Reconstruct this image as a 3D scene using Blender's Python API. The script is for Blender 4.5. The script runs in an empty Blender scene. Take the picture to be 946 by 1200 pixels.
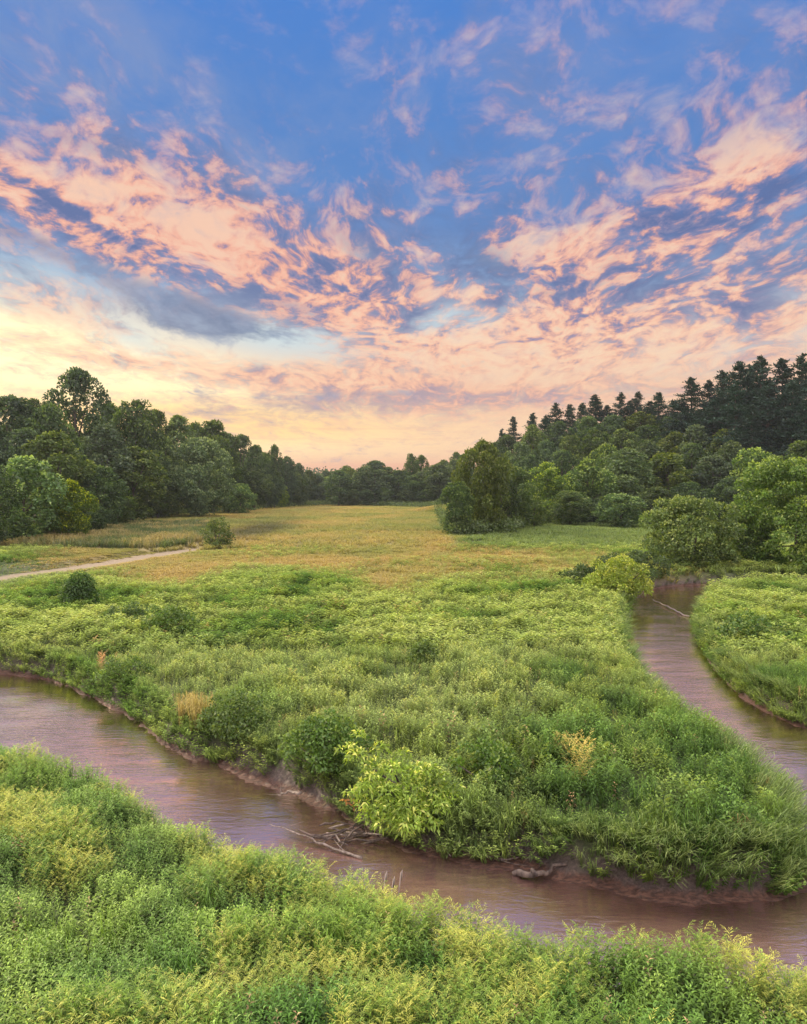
import bpy, math, numpy as np
from mathutils import Vector
PI = math.pi
S = bpy.context.scene
RNG = np.random.default_rng(7)

# ------------------------------------------------------------------ camera
F = 900.0            # focal length in photograph pixels (frame 946 x 1200)
CX, HY = 473.0, 572.0
H = 8.0              # eye height above the meadow
WZ = -0.85            # water level
cam = bpy.data.cameras.new('camera')
cam_o = bpy.data.objects.new('camera', cam)
S.collection.objects.link(cam_o)
cam_o.location = (0, 0, H)
cam_o.rotation_euler = (PI / 2, 0, 0)
cam.sensor_fit = 'VERTICAL'
cam.sensor_height = 36.0
cam.lens = 36.0 * F / 1200.0
cam.shift_y = -(600.0 - HY) / 1200.0
cam.clip_end = 9000
S.camera = cam_o
S.render.resolution_x, S.render.resolution_y = 807, 1024
S.view_settings.view_transform = 'Standard'
S.view_settings.look = 'None'
S.view_settings.exposure = 0.0
S.view_settings.gamma = 1.0
S.view_settings.use_curve_mapping = False
S.cycles.max_bounces = 8
S.cycles.diffuse_bounces = 4
S.cycles.glossy_bounces = 2
S.cycles.transmission_bounces = 4
S.cycles.transparent_max_bounces = 8
S.cycles.sample_clamp_indirect = 6.0


def at(px, Y, z=0.0):
    """a point at distance Y (metres) whose sideways place comes from photo column px"""
    return ((px - CX) / F * Y, Y, z)


def gp(px, py, z=0.0):
    """world x, y of a photo pixel on the level z"""
    Y = (H - z) * F / (py - HY)
    return ((px - CX) / F * Y, Y)


def lin(r, g, b):
    f = lambda c: c / 12.92 if c <= 0.04045 else ((c + 0.055) / 1.055) ** 2.4
    return (f(r / 255), f(g / 255), f(b / 255))


# ------------------------------------------------------------------ sky
SUN_AZ, SUN_EL = -54.0, 32.0      # degrees, azimuth from +Y towards +X
W = bpy.data.worlds.new('World')
S.world = W
W.use_nodes = True
NT = W.node_tree
NT.nodes.clear()


class E:
    """a tiny expression wrapper over shader node sockets"""
    nt = None

    def __init__(s, sock): s.s = sock

    @staticmethod
    def m(op, *a):
        n = E.nt.nodes.new('ShaderNodeMath')
        n.operation = op
        for i, v in enumerate(a):
            if isinstance(v, E): E.nt.links.new(v.s, n.inputs[i])
            else: n.inputs[i].default_value = v
        return E(n.outputs[0])
    def __add__(s, o): return E.m('ADD', s, o)
    def __radd__(s, o): return E.m('ADD', o, s)
    def __sub__(s, o): return E.m('SUBTRACT', s, o)
    def __rsub__(s, o): return E.m('SUBTRACT', o, s)
    def __mul__(s, o): return E.m('MULTIPLY', s, o)
    def __rmul__(s, o): return E.m('MULTIPLY', o, s)
    def __truediv__(s, o): return E.m('DIVIDE', s, o)


def sstep(a, b, x):
    n = E.nt.nodes.new('ShaderNodeMapRange')
    n.interpolation_type = 'SMOOTHSTEP'
    E.nt.links.new(x.s, n.inputs['Value'])
    n.inputs['From Min'].default_value = a
    n.inputs['From Max'].default_value = b
    return E(n.outputs[0])


def mixc(f, a, b, mode='MIX'):
    n = E.nt.nodes.new('ShaderNodeMix')
    n.data_type = 'RGBA'
    n.blend_type = mode
    n.clamp_factor = True
    if isinstance(f, E): E.nt.links.new(f.s, n.inputs[0])
    else: n.inputs[0].default_value = f
    for i, v in ((6, a), (7, b)):
        if isinstance(v, E): E.nt.links.new(v.s, n.inputs[i])
        else: n.inputs[i].default_value = (*v, 1)
    return E(n.outputs[2])


def vec(x, y, z=0.0):
    n = E.nt.nodes.new('ShaderNodeCombineXYZ')
    for i, v in enumerate((x, y, z)):
        if isinstance(v, E): E.nt.links.new(v.s, n.inputs[i])
        else: n.inputs[i].default_value = v
    return E(n.outputs[0])


def vadd(a, b, k=1.0):
    n = E.nt.nodes.new('ShaderNodeVectorMath')
    n.operation = 'MULTIPLY_ADD'
    E.nt.links.new(b.s, n.inputs[0])
    n.inputs[1].default_value = (k, k, k)
    E.nt.links.new(a.s, n.inputs[2])
    return E(n.outputs[0])


def noise(v, scale, detail=6, rough=0.55, dist=0.0, color=False):
    n = E.nt.nodes.new('ShaderNodeTexNoise')
    n.inputs['Scale'].default_value = scale
    n.inputs['Detail'].default_value = detail
    n.inputs['Roughness'].default_value = rough
    n.inputs['Distortion'].default_value = dist
    if v is not None: E.nt.links.new(v.s, n.inputs['Vector'])
    return E(n.outputs[1 if color else 0])


def ramp(f, stops, interp='LINEAR'):
    n = E.nt.nodes.new('ShaderNodeValToRGB')
    n.color_ramp.interpolation = interp
    els = n.color_ramp.elements
    while len(els) < len(stops): els.new(0.5)
    for e, (p, c) in zip(els, stops):
        e.position = p
        e.color = (*c, 1)
    E.nt.links.new(f.s, n.inputs[0])
    return E(n.outputs[0])


E.nt = NT
tc = NT.nodes.new('ShaderNodeTexCoord')
sp = NT.nodes.new('ShaderNodeSeparateXYZ')
NT.links.new(tc.outputs['Generated'], sp.inputs[0])
dx, dy, dz = (E(o) for o in sp.outputs)
hyp = E.m('SQRT', dx * dx + dy * dy)
U = E.m('ARCTAN2', dx, dy)
V = E.m('ARCTAN2', dz, hyp)


def g(px, py, rx, ry, deg=0.0, amp=1.0):
    """a soft ellipse on the sky dome"""
    u0 = math.atan((px - CX) / F)
    v0 = math.atan((HY - py) / F * math.cos(u0))
    c, s = math.cos(math.radians(deg)), math.sin(math.radians(deg))
    rx, ry = rx / F, ry / F
    du, dv = U - u0, V - v0
    a = (du * c + dv * s) * (1 / rx)
    b = (dv * c - du * s) * (1 / ry)
    e = E.m('EXPONENT', (a * a + b * b) * -1.0)
    return e * amp if amp != 1.0 else e


def gsum(lst):
    t = None
    for a in lst:
        e = g(*a)
        t = e if t is None else t + e
    return t


# cloud plane coordinates: streets run away from the viewer
den = E.m('MAXIMUM', dz, 0.0) + 0.16
P = vec(dx / den, (dy / den) * 0.6, 0.0)
w1 = noise(P, 1.6, 3, 0.5, 0, True)
Pw = vadd(P, w1, 0.35)
w2 = noise(P, 7.0, 2, 0.5, 0, True)
Pf = vadd(Pw, w2, 0.07)
n_big = noise(Pw, 2.2, 5, 0.55)
n_mid = noise(Pf, 6.5, 10, 0.60)
n_fine = noise(Pf, 22.0, 8, 0.58)
n_lit = noise(vadd(Pf, w1, 0.2), 8.0, 9, 0.58)
n_veil = noise(Pw, 3.2, 9, 0.6)

SK = V * (1 / 0.6)
base = ramp(SK, [
    (0.0, lin(228, 170, 146)), (0.05, lin(246, 196, 150)), (0.10, lin(253, 214, 162)),
    (0.17, lin(253, 218, 170)), (0.24, lin(246, 214, 180)), (0.32, lin(222, 212, 204)), (0.42, lin(140, 172, 208)),
    (0.54, lin(88, 136, 198)), (0.75, lin(74, 130, 202)), (0.95, lin(66, 128, 208))])
# yellow glow where the sun has gone down, pink to the right of it
glow = gsum([(-10, 415, 190, 46, -4, 1.6), (-60, 480, 300, 60, 0, 1.0), (180, 485, 280, 30, -3, 0.9)])
base = mixc(E.m('MINIMUM', glow, 1.0), base, (1.4, 1.15, 0.66))
base = mixc(E.m('MINIMUM', g(250, 496, 330, 28, 0, 1.2), 1.0), base, (1.2, 0.80, 0.27))
base = mixc(g(470, 550, 230, 12, 0, 0.7), base, lin(240, 166, 134))
base = mixc(g(760, 500, 380, 60, 0, 0.7), base, lin(242, 196, 166))
base = mixc(gsum([(330, 395, 100, 22, -3, 0.9), (530, 375, 70, 30, 0, 1.0), (150, 395, 50, 18, -20, 0.6), (20, 325, 60, 22, 0, 0.7), (880, 395, 120, 24, 10, 0.5)]), base, lin(206, 224, 228))

cov = gsum([
    (60, 240, 160, 46, -8, 0.42), (110, 285, 150, 22, -20, 0.22), (260, 290, 170, 52, -20, 0.44), (300, 225, 160, 40, -16, 0.14), (410, 350, 120, 50, -16, 0.40),
    (480, 320, 150, 50, 8, 0.16), (720, 290, 210, 52, 22, 0.36), (880, 240, 120, 50, 20, 0.30),
    (640, 400, 300, 66, 4, 0.36), (850, 370, 240, 55, 4, 0.26), (60, 360, 90, 28, -10, 0.30),
    (870, 90, 150, 60, 10, 0.14), (640, 70, 200, 60, 0, 0.07), (620, 190, 200, 60, 0, 0.11), (270, 436, 230, 15, -4, 0.50),
    (470, 470, 330, 22, 2, 0.30), (530, 270, 130, 46, 0, 0.18), (500, 60, 300, 70, 0, 0.05), (120, 130, 200, 50, -8, 0.14),
    (530, 375, 66, 26, 0, -0.34), (310, 398, 100, 16, -3, -0.40), (330, 150, 200, 70, -20, -0.10), (750, 215, 110, 18, 22, -0.12)])
far_cov = sstep(0.72, 1.2, E.m('ABSOLUTE', U)) * 0.26 + sstep(0.62, 0.9, V) * 0.22
cover = cov + far_cov + (n_mid - 0.5) * 1.1 + (n_big - 0.5) * 0.3 + (n_fine - 0.5) * 0.65
alpha = sstep(-0.08, 0.66, cover)

lamp = sstep(0.06, 0.30, V) * 0.55 + 0.45
lit = ((n_lit - 0.5) * 2.3 + (n_fine - 0.5) * 1.9) * lamp + 0.40
lit = lit + gsum([(240, 265, 200, 34, -22, 0.36), (60, 215, 120, 30, -14, 0.3), (420, 340, 120, 30, -16, 0.06), (690, 250, 110, 18, 22, 0.34), (860, 200, 60, 26, 30, 0.38),
                  (650, 320, 140, 40, 20, 0.18), (600, 430, 320, 50, 0, 0.34), (60, 370, 90, 30, 0, 0.3), (250, 436, 230, 14, -5, 0.1), (480, 470, 400, 16, 2, -0.25),
                  (80, 245, 110, 12, -22, -0.55), (350, 300, 60, 20, -24, -0.30), (570, 312, 50, 18, -20, -0.55), (730, 275, 110, 14, 22, -0.35), (880, 240, 90, 12, 20, -0.30),
                  (450, 355, 120, 24, -16, -0.2), (880, 300, 140, 14, 14, -0.12), (800, 300, 160, 60, 14, 0.10), (600, 350, 120, 10, 8, -0.22), (720, 340, 100, 9, 10, -0.2)])
lit = sstep(0.0, 1.0, lit)
hi = mixc(sstep(0.34, 0.10, V), lin(255, 200, 170), lin(255, 222, 182))
hi = mixc(g(270, 310, 240, 60, -22, 0.75), hi, lin(255, 180, 144))
ccol = ramp(lit, [(0.0, lin(84, 104, 156)), (0.24, lin(132, 128, 166)), (0.46, lin(204, 146, 146)), (0.7, lin(250, 176, 144)), (1.0, lin(255, 218, 184))])
ccol = mixc(sstep(0.25, 0.85, lit) * 0.45, ccol, hi)
ccol = mixc(sstep(0.22, 0.05, V) * 0.5, ccol, lin(236, 182, 152))
ccol = mixc(sstep(0.36, 0.58, V) * 0.4, ccol, lin(150, 168, 214))
# thin lilac veil high up
veil = sstep(0.38, 0.72, n_veil) * (gsum([(60, 80, 300, 100, -10, 0.75), (760, 90, 300, 90, 10, 0.35), (450, 80, 160, 60, 0, 0.3), (380, 240, 180, 50, -20, 0.45), (760, 320, 260, 70, 20, 0.5)]))
base = mixc(veil, base, lin(140, 156, 196))
sky = mixc(alpha * 0.92, base, ccol)
# slate banks under the lit clouds
slate_m = gsum([(80, 306, 120, 13, -18, 0.42), (220, 364, 78, 26, -6, 0.95), (20, 268, 90, 11, -18, 0.5), (270, 385, 120, 15, -3, 0.7), (575, 308, 70, 18, -24, 0.6), (700, 335, 90, 8, 8, 0.35), (860, 262, 90, 8, 18, 0.35), (430, 300, 70, 14, -30, 0.4), (120, 175, 110, 12, -8, 0.4), (330, 350, 90, 14, -16, 0.35), (760, 285, 110, 9, 20, 0.4), (440, 462, 90, 6, 0, 0.6), (270, 462, 150, 5, -3, 0.4)])
slate = sstep(0.2, 1.05, slate_m + (n_mid - 0.5) * 2.0 + (n_fine - 0.5) * 0.9)
sky = mixc(slate * 0.85, sky, mixc(sstep(0.3, 0.7, n_mid), lin(74, 98, 144), lin(140, 158, 188)))
streak = noise(vec(U * 2.0, V * 38.0, 0.0), 1.6, 6, 0.6)
low = sstep(0.17, 0.04, V)
sky = mixc(sstep(0.50, 0.72, streak) * low * 0.5, sky, lin(226, 156, 132))
# unseen sky overhead and behind the viewer, warmed and brightened as added fill light
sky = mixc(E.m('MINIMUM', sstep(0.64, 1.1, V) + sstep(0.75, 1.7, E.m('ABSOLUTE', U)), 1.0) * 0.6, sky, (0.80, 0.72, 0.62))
fill_gain = sstep(0.64, 1.1, V) * 3.5 + sstep(0.75, 1.7, E.m('ABSOLUTE', U)) * 2.3 + 1.0
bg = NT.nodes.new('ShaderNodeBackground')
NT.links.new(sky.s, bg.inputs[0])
NT.links.new(fill_gain.s, bg.inputs[1])
nish = NT.nodes.new('ShaderNodeTexSky')
nish.sky_type = 'NISHITA'
nish.sun_disc = False
nish.sun_elevation = math.radians(SUN_EL)
nish.sun_rotation = math.radians(SUN_AZ)
bg2 = NT.nodes.new('ShaderNodeBackground')
NT.links.new(nish.outputs[0], bg2.inputs[0])
bg2.inputs[1].default_value = 0.05
mx = NT.nodes.new('ShaderNodeMixShader')
mx.inputs[0].default_value = 0.97
NT.links.new(bg2.outputs[0], mx.inputs[1])
NT.links.new(bg.outputs[0], mx.inputs[2])
wo = NT.nodes.new('ShaderNodeOutputWorld')
NT.links.new(mx.outputs[0], wo.inputs[0])

# ------------------------------------------------------------------ sun (veiled by cloud, so soft)
sun = bpy.data.lights.new('sun', 'SUN')
sun.energy = 5.0
sun.angle = math.radians(4)
sun.color = (1.0, 0.82, 0.56)
sun_o = bpy.data.objects.new('sun', sun)
S.collection.objects.link(sun_o)
a, e = math.radians(SUN_AZ), math.radians(SUN_EL)
to_sun = Vector((math.sin(a) * math.cos(e), math.cos(a) * math.cos(e), math.sin(e)))
sun_o.rotation_euler = to_sun.to_track_quat('Z', 'Y').to_euler()
sun_o.location = (0, 0, 60)
#SKYEND


# ------------------------------------------------------------------ helpers
def hash2(ix, iy, seed):
    h = (ix.astype(np.int64) * 374761393 + iy.astype(np.int64) * 668265263 + seed * 1442695041) & 0xFFFFFFFF
    h = ((h ^ (h >> 13)) * 1274126177) & 0xFFFFFFFF
    h = h ^ (h >> 16)
    return (h & 0xFFFFFF) / float(0xFFFFFF)


def vnoise(x, y, seed=0):
    x, y = np.asarray(x, float), np.asarray(y, float)
    ix, iy = np.floor(x), np.floor(y)
    fx, fy = x - ix, y - iy
    fx, fy = fx * fx * (3 - 2 * fx), fy * fy * (3 - 2 * fy)
    a, b = hash2(ix, iy, seed), hash2(ix + 1, iy, seed)
    c, d = hash2(ix, iy + 1, seed), hash2(ix + 1, iy + 1, seed)
    return (a * (1 - fx) + b * fx) * (1 - fy) + (c * (1 - fx) + d * fx) * fy


def fbm(x, y, seed=0, o=3):
    t, amp, s = 0, 0.5, 0
    for k in range(o):
        t = t + amp * vnoise(np.asarray(x) * 2 ** k + 17.3 * k, np.asarray(y) * 2 ** k - 9.1 * k, seed + k)
        s += amp
        amp *= 0.5
    return t / s


def smooth(a, b, x):
    t = np.clip((np.asarray(x, float) - a) / (b - a), 0, 1)
    return t * t * (3 - 2 * t)


def chaikin(p, n=2):
    p = np.array(p, float)
    for _ in range(n):
        q = np.roll(p, -1, 0)
        p = np.stack([0.75 * p + 0.25 * q, 0.25 * p + 0.75 * q], 1).reshape(-1, 2)
    return p


def sdf(poly, x, y):
    """signed distance, negative inside"""
    x, y = np.asarray(x, float), np.asarray(y, float)
    d = np.full(x.shape, 1e9)
    ins = np.zeros(x.shape, bool)
    n = len(poly)
    for i in range(n):
        ax, ay = poly[i]
        bx, by = poly[(i + 1) % n]
        ex, ey = bx - ax, by - ay
        L = ex * ex + ey * ey + 1e-12
        t = np.clip(((x - ax) * ex + (y - ay) * ey) / L, 0, 1)
        d = np.minimum(d, (x - ax - t * ex) ** 2 + (y - ay - t * ey) ** 2)
        if ay != by:
            c = ((ay > y) != (by > y)) & (x < ex * (y - ay) / (ey if ey else 1e-12) + ax)
            ins ^= c
    return np.where(ins, -1, 1) * np.sqrt(d)


def prop(o, label=None, cat=None, group=None, kind=None):
    if label: o['label'] = label
    if cat: o['category'] = cat
    if group: o['group'] = group
    if kind: o['kind'] = kind
    return o


def link(name, data, parent=None, loc=None):
    o = bpy.data.objects.new(name, data)
    S.collection.objects.link(o)
    if parent is not None: o.parent = parent
    if loc is not None: o.location = loc
    return o


def quad_mesh(name, V, C, mat):
    """V (n,4,3) quads, C (n,3) or (n,4,3) colours"""
    n = len(V)
    me = bpy.data.meshes.new(name)
    me.vertices.add(n * 4)
    me.vertices.foreach_set('co', np.ascontiguousarray(V, dtype=np.float32).ravel())
    me.loops.add(n * 4)
    me.loops.foreach_set('vertex_index', np.arange(n * 4, dtype=np.int32))
    me.polygons.add(n)
    me.polygons.foreach_set('loop_start', np.arange(0, n * 4, 4, dtype=np.int32))
    me.update(calc_edges=True)
    if C is not None:
        if C.ndim == 2: C = np.repeat(C[:, None, :], 4, 1)
        col = np.ones((n * 4, 4), np.float32)
        col[:, :3] = np.clip(C.reshape(-1, 3), 0.0, 1)
        at_ = me.attributes.new('col', 'FLOAT_COLOR', 'POINT')
        at_.data.foreach_set('color', col.ravel())
    me.materials.append(mat)
    return me


def join_quads(parts):
    return np.concatenate([p[0] for p in parts]), np.concatenate([p[1] for p in parts])


def unit(v): return v / (np.linalg.norm(v, axis=-1, keepdims=True) + 1e-9)


def leaf_quads(Pb, D, N, L, Wd, fold=0.25, droop=0.15):
    """diamond leaves: base, left, tip, right"""
    D = unit(D)
    Sd = unit(np.cross(D, N))
    Nn = np.cross(Sd, D)
    L = np.asarray(L).reshape(-1, 1)
    Wd = np.asarray(Wd).reshape(-1, 1)
    mid = Pb + D * L * 0.42
    up = Nn * Wd * fold
    tip = Pb + D * L
    tip = tip - np.array([0, 0, 1.0]) * L * droop
    return np.stack([Pb, mid + Sd * Wd * 0.5 + up, tip, mid - Sd * Wd * 0.5 + up], 1)


def tube(pts, rad, seg=7, closed=True):
    """returns verts, faces of a tapered tube"""
    pts = [Vector(p) for p in pts]
    vs, fs = [], []
    for i, p in enumerate(pts):
        d = (pts[min(i + 1, len(pts) - 1)] - pts[max(i - 1, 0)]).normalized()
        a_ = d.cross(Vector((0.31, 0.87, 0.11)))
        if a_.length < 0.05: a_ = d.cross(Vector((1, 0, 0)))
        a_.normalize()
        b_ = d.cross(a_)
        for k in range(seg):
            t = 2 * PI * k / seg
            vs.append(p + (a_ * math.cos(t) + b_ * math.sin(t)) * rad[i] * (1 + 0.12 * math.sin(3 * t + i)))
    for i in range(len(pts) - 1):
        for k in range(seg):
            k2 = (k + 1) % seg
            fs.append((i * seg + k, i * seg + k2, (i + 1) * seg + k2, (i + 1) * seg + k))
    fs.append(tuple(range(seg))[::-1])
    fs.append(tuple((len(pts) - 1) * seg + k for k in range(seg)))
    return vs, fs


def tubes_mesh(name, lst, mat, seg=7):
    V_, F_ = [], []
    for pts, rad in lst:
        v, f = tube(pts, rad, seg)
        o = len(V_)
        V_ += [tuple(q) for q in v]
        F_ += [tuple(i + o for i in q) for q in f]
    me = bpy.data.meshes.new(name)
    me.from_pydata(V_, [], F_)
    me.shade_smooth()
    me.materials.append(mat)
    return me


# ------------------------------------------------------------------ materials
def new_mat(name):
    m = bpy.data.materials.new(name)
    m.use_nodes = True
    m.node_tree.nodes.clear()
    E.nt = m.node_tree
    return m, m.node_tree


def attr(nt, name='col'):
    n = nt.nodes.new('ShaderNodeAttribute')
    n.attribute_name = name
    return E(n.outputs['Color'])


def node(nt, t, **kw):
    n = nt.nodes.new(t)
    for k, v in kw.items():
        i = n.inputs[k.replace('_', ' ')]
        if isinstance(v, E): nt.links.new(v.s, i)
        else: i.default_value = v
    return n


def out(nt, sh, vol=None):
    o = nt.nodes.new('ShaderNodeOutputMaterial')
    nt.links.new(sh, o.inputs[0])


def leaf_material(name, tint=(1, 1, 1), trans=0.40, gloss=0.02, vary=0.0):
    m, nt = new_mat(name)
    c = attr(nt)
    if tint != (1, 1, 1): c = mixc(1.0, c, tint, 'MULTIPLY')
    if vary:
        oi = nt.nodes.new('ShaderNodeObjectInfo')
        hs = node(nt, 'ShaderNodeHueSaturation', Color=c,
                  Hue=0.5 + (E(oi.outputs['Random']) - 0.5) * (vary * 0.05),
                  Saturation=1.0 + (E(oi.outputs['Random']) - 0.5) * (-vary * 0.5),
                  Value=1.0 + (E.m('FRACT', E(oi.outputs['Random']) * 7.31) - 0.5) * vary * 0.55)
        c = E(hs.outputs[0])
    d = node(nt, 'ShaderNodeBsdfDiffuse', Color=c)
    yl = mixc(1.0, c, (1.25, 1.25, 0.55), 'MULTIPLY')
    t = node(nt, 'ShaderNodeBsdfTranslucent', Color=yl)
    mx_ = node(nt, 'ShaderNodeMixShader', Fac=trans)
    nt.links.new(d.outputs[0], mx_.inputs[1])
    nt.links.new(t.outputs[0], mx_.inputs[2])
    g_ = node(nt, 'ShaderNodeBsdfGlossy', Roughness=0.45, Color=(1, 1, 1, 1))
    m2 = node(nt, 'ShaderNodeMixShader', Fac=gloss)
    nt.links.new(mx_.outputs[0], m2.inputs[1])
    nt.links.new(g_.outputs[0], m2.inputs[2])
    out(nt, m2.outputs[0])
    return m


M_leaf = leaf_material('leaf')
M_crown = leaf_material('crown_leaf', vary=1.0)
M_pine = leaf_material('pine_needle', trans=0.15, vary=0.5)


def bark_material(name, c1, c2, sc=6.0):
    m, nt = new_mat(name)
    t = nt.nodes.new('ShaderNodeTexCoord')
    mp = nt.nodes.new('ShaderNodeMapping')
    mp.inputs['Scale'].default_value = (1, 1, 0.25)
    nt.links.new(t.outputs['Object'], mp.inputs[0])
    n = noise(E(mp.outputs[0]), sc, 8, 0.65)
    c = mixc(sstep(0.35, 0.65, n), c1, c2)
    bp = node(nt, 'ShaderNodeBump', Strength=0.6, Height=n)
    bs = node(nt, 'ShaderNodeBsdfPrincipled', Base_Color=c, Roughness=0.9)
    nt.links.new(bp.outputs[0], bs.inputs['Normal'])
    out(nt, bs.outputs[0])
    return m


M_bark = bark_material('bark', (0.035, 0.027, 0.02), (0.11, 0.085, 0.065))
M_drift = bark_material('bleached_wood', (0.10, 0.078, 0.062), (0.27, 0.22, 0.18), 9)
M_wet = bark_material('wet_wood', (0.035, 0.024, 0.02), (0.13, 0.095, 0.075), 9)

# ground
m, nt = new_mat('ground_soil')
M_ground = m
tcn = nt.nodes.new('ShaderNodeTexCoord')
ob = E(tcn.outputs['Object'])
zone = attr(nt, 'zone')           # r golden grass, g mud, b sand
sz = nt.nodes.new('ShaderNodeSeparateColor')
nt.links.new(zone.s, sz.inputs[0])
zr, zg, zb = (E(o) for o in sz.outputs)
spx = nt.nodes.new('ShaderNodeSeparateXYZ')
nt.links.new(tcn.outputs['Object'], spx.inputs[0])
n1 = noise(ob, 0.7, 10, 0.65)
n2 = noise(ob, 5.0, 10, 0.7)
c = mixc(sstep(0.35, 0.65, n1), (0.035, 0.05, 0.016), (0.07, 0.09, 0.028))
gold = mixc(sstep(0.3, 0.7, n1), (0.17, 0.15, 0.05), (0.26, 0.20, 0.09))
c = mixc(zr, c, gold)
n3 = noise(ob, 16.0, 8, 0.75)
rip = noise(vec(E(spx.outputs[0]) * 2.2 + E(spx.outputs[1]) * 0.8, E(spx.outputs[1]) * 5.0, 0.0), 3.0, 5, 0.6)
mud = mixc(sstep(0.3, 0.7, n3), (0.040, 0.027, 0.022), (0.13, 0.09, 0.078))
red = mixc(sstep(0.38, 0.62, rip), (0.050, 0.022, 0.014), (0.14, 0.066, 0.042))
mud = mixc(sstep(WZ + 0.20, WZ + 0.06, E(spx.outputs[2]) + (n2 - 0.5) * 0.25), mud, red)
c = mixc(zg, c, mud)
sand = mixc(sstep(0.3, 0.7, n2), (0.16, 0.125, 0.075), (0.28, 0.215, 0.14))
c = mixc(zb, c, sand)
bp = node(nt, 'ShaderNodeBump', Strength=0.9, Distance=0.12, Height=n2 + n3 * 0.5 + rip * zg * 0.8)
bs = node(nt, 'ShaderNodeBsdfPrincipled', Base_Color=c, Roughness=0.95 - zg * 0.45)
nt.links.new(bp.outputs[0], bs.inputs['Normal'])
out(nt, bs.outputs[0])

# river water: silty, half clear, rippled
m, nt = new_mat('river_water')
M_water = m
tcn = nt.nodes.new('ShaderNodeTexCoord')
mp = nt.nodes.new('ShaderNodeMapping')
mp.inputs['Rotation'].default_value = (0, 0, math.radians(28))
mp.inputs['Scale'].default_value = (1.0, 2.6, 1)
nt.links.new(tcn.outputs['Object'], mp.inputs[0])
q = E(mp.outputs[0])
r1 = noise(q, 2.4, 5, 0.55, 0.4)
r2 = noise(q, 0.35, 4, 0.5)
r3 = noise(q, 9.0, 3, 0.5)
hgt = r1 * 0.8 + r3 * 0.22
bp = node(nt, 'ShaderNodeBump', Strength=0.24, Distance=0.09, Height=hgt * sstep(0.25, 0.75, r2) * 1.2 + hgt * 0.35)
wn = nt.nodes.new('ShaderNodeAttribute')
wn.attribute_name = 'depth'
silt_sky_tint = node(nt, 'ShaderNodeBsdfDiffuse', Color=mixc(r2, (0.23, 0.13, 0.105), (0.34, 0.20, 0.17)))  # silt colour, also pinked and brightened to stand for reflected sky
clear = node(nt, 'ShaderNodeBsdfTransparent', Color=(0.72, 0.52, 0.44, 1))
body = node(nt, 'ShaderNodeMixShader', Fac=0.16 + 0.40 * E(wn.outputs['Fac']))
nt.links.new(clear.outputs[0], body.inputs[1])
nt.links.new(silt_sky_tint.outputs[0], body.inputs[2])
gl = node(nt, 'ShaderNodeBsdfGlossy', Roughness=0.03, Color=(1, 0.84, 0.77, 1))  # warm tint paints extra sky pink into the reflection
fr = node(nt, 'ShaderNodeFresnel', IOR=1.6)
for nn in (gl, fr): nt.links.new(bp.outputs[0], nn.inputs['Normal'])
fc = E.m('MINIMUM', E(fr.outputs[0]) * 3.7, 0.97)
ws = node(nt, 'ShaderNodeMixShader', Fac=fc)
nt.links.new(body.outputs[0], ws.inputs[1])
nt.links.new(gl.outputs[0], ws.inputs[2])
out(nt, ws.outputs[0])

# ------------------------------------------------------------------ river course (world metres, from the photo's waterlines)
far_bank = [gp(x, y, WZ) for x, y in [(-60, 781), (0, 787), (60, 794), (110, 816), (165, 842), (215, 882), (260, 895), (300, 912), (345, 936),
                                      (400, 955), (440, 980), (500, 1000), (560, 1010), (620, 1026), (700, 1047), (780, 1063), (850, 1066), (925, 1052)]]
left_bank = [gp(x, y, 0.2) for x, y in [(950, 965), (905, 910), (870, 876), (820, 844), (770, 804), (738, 762), (730, 712)]]
river = (far_bank + left_bank + [(17, 58), (19.5, 64), (22, 68), (26, 70.5), (34, 71.5), (60, 71), (95, 75), (95, 68), (60, 64), (36, 64.5), (28, 64), (24, 61), (20.8, 54)]
         + [gp(x, y, WZ) for x, y in [(815, 742), (845, 792), (880, 822), (946, 857)]]
         + [(16.5, 29), (19.5, 24), (28, 19), (60, 15), (120, 14), (120, 2), (40, 3), (18, 10), (10.5, 11.9)]
         + [gp(x, y, 0.35) for x, y in [(946, 1135), (850, 1112), (760, 1108), (690, 1112), (620, 1085), (560, 1082), (480, 1066), (430, 1040), (340, 1000),
                                       (290, 990), (230, 965), (180, 930), (120, 908), (60, 884), (0, 868), (-60, 856)]]
         + [(-22, 26), (-36, 28), (-80, 32), (-120, 40), (-120, 62), (-60, 52), (-36, 46)])
river = chaikin(river, 2)
road = chaikin([gp(x, y, 0) for x, y in [(-80, 680), (0, 669), (90, 656), (165, 645), (235, 637), (262, 634), (250, 641), (200, 649), (130, 662), (60, 670), (0, 678), (-80, 694)]], 2)


def mudmask(x, y):
    m1 = np.exp(-((x + 2.9) / 1.5) ** 2 - ((y - 22.5) / 3.5) ** 2)
    m2 = smooth(1.5, 3.0, x) * smooth(8.6, 7.0, x) * smooth(22.5, 20.5, y) * smooth(14.8, 15.6, y)
    m3 = np.exp(-((x - 23.0) / 2.2) ** 2 - ((y - 60.5) / 3.5) ** 2)
    return np.clip(m1 * 1.1 + m2 + m3, 0, 1)


def hills(x, y):
    h = 13 * smooth(56, 112, -x - 0.04 * (y - 100)) * smooth(70, 140, y)
    h = h + np.maximum(0, 30 * np.exp(-((x - 118) / 84) ** 2 - ((y - 262) / 56) ** 2) - 4.5)
    h = h + 15 * smooth(430, 700, y) * (0.55 + 0.7 * fbm(x / 260 + 3, y / 500, 5, 2))
    h = h + 30 * smooth(150, 420, np.abs(x)) * smooth(-50, 300, y)
    return h


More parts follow.
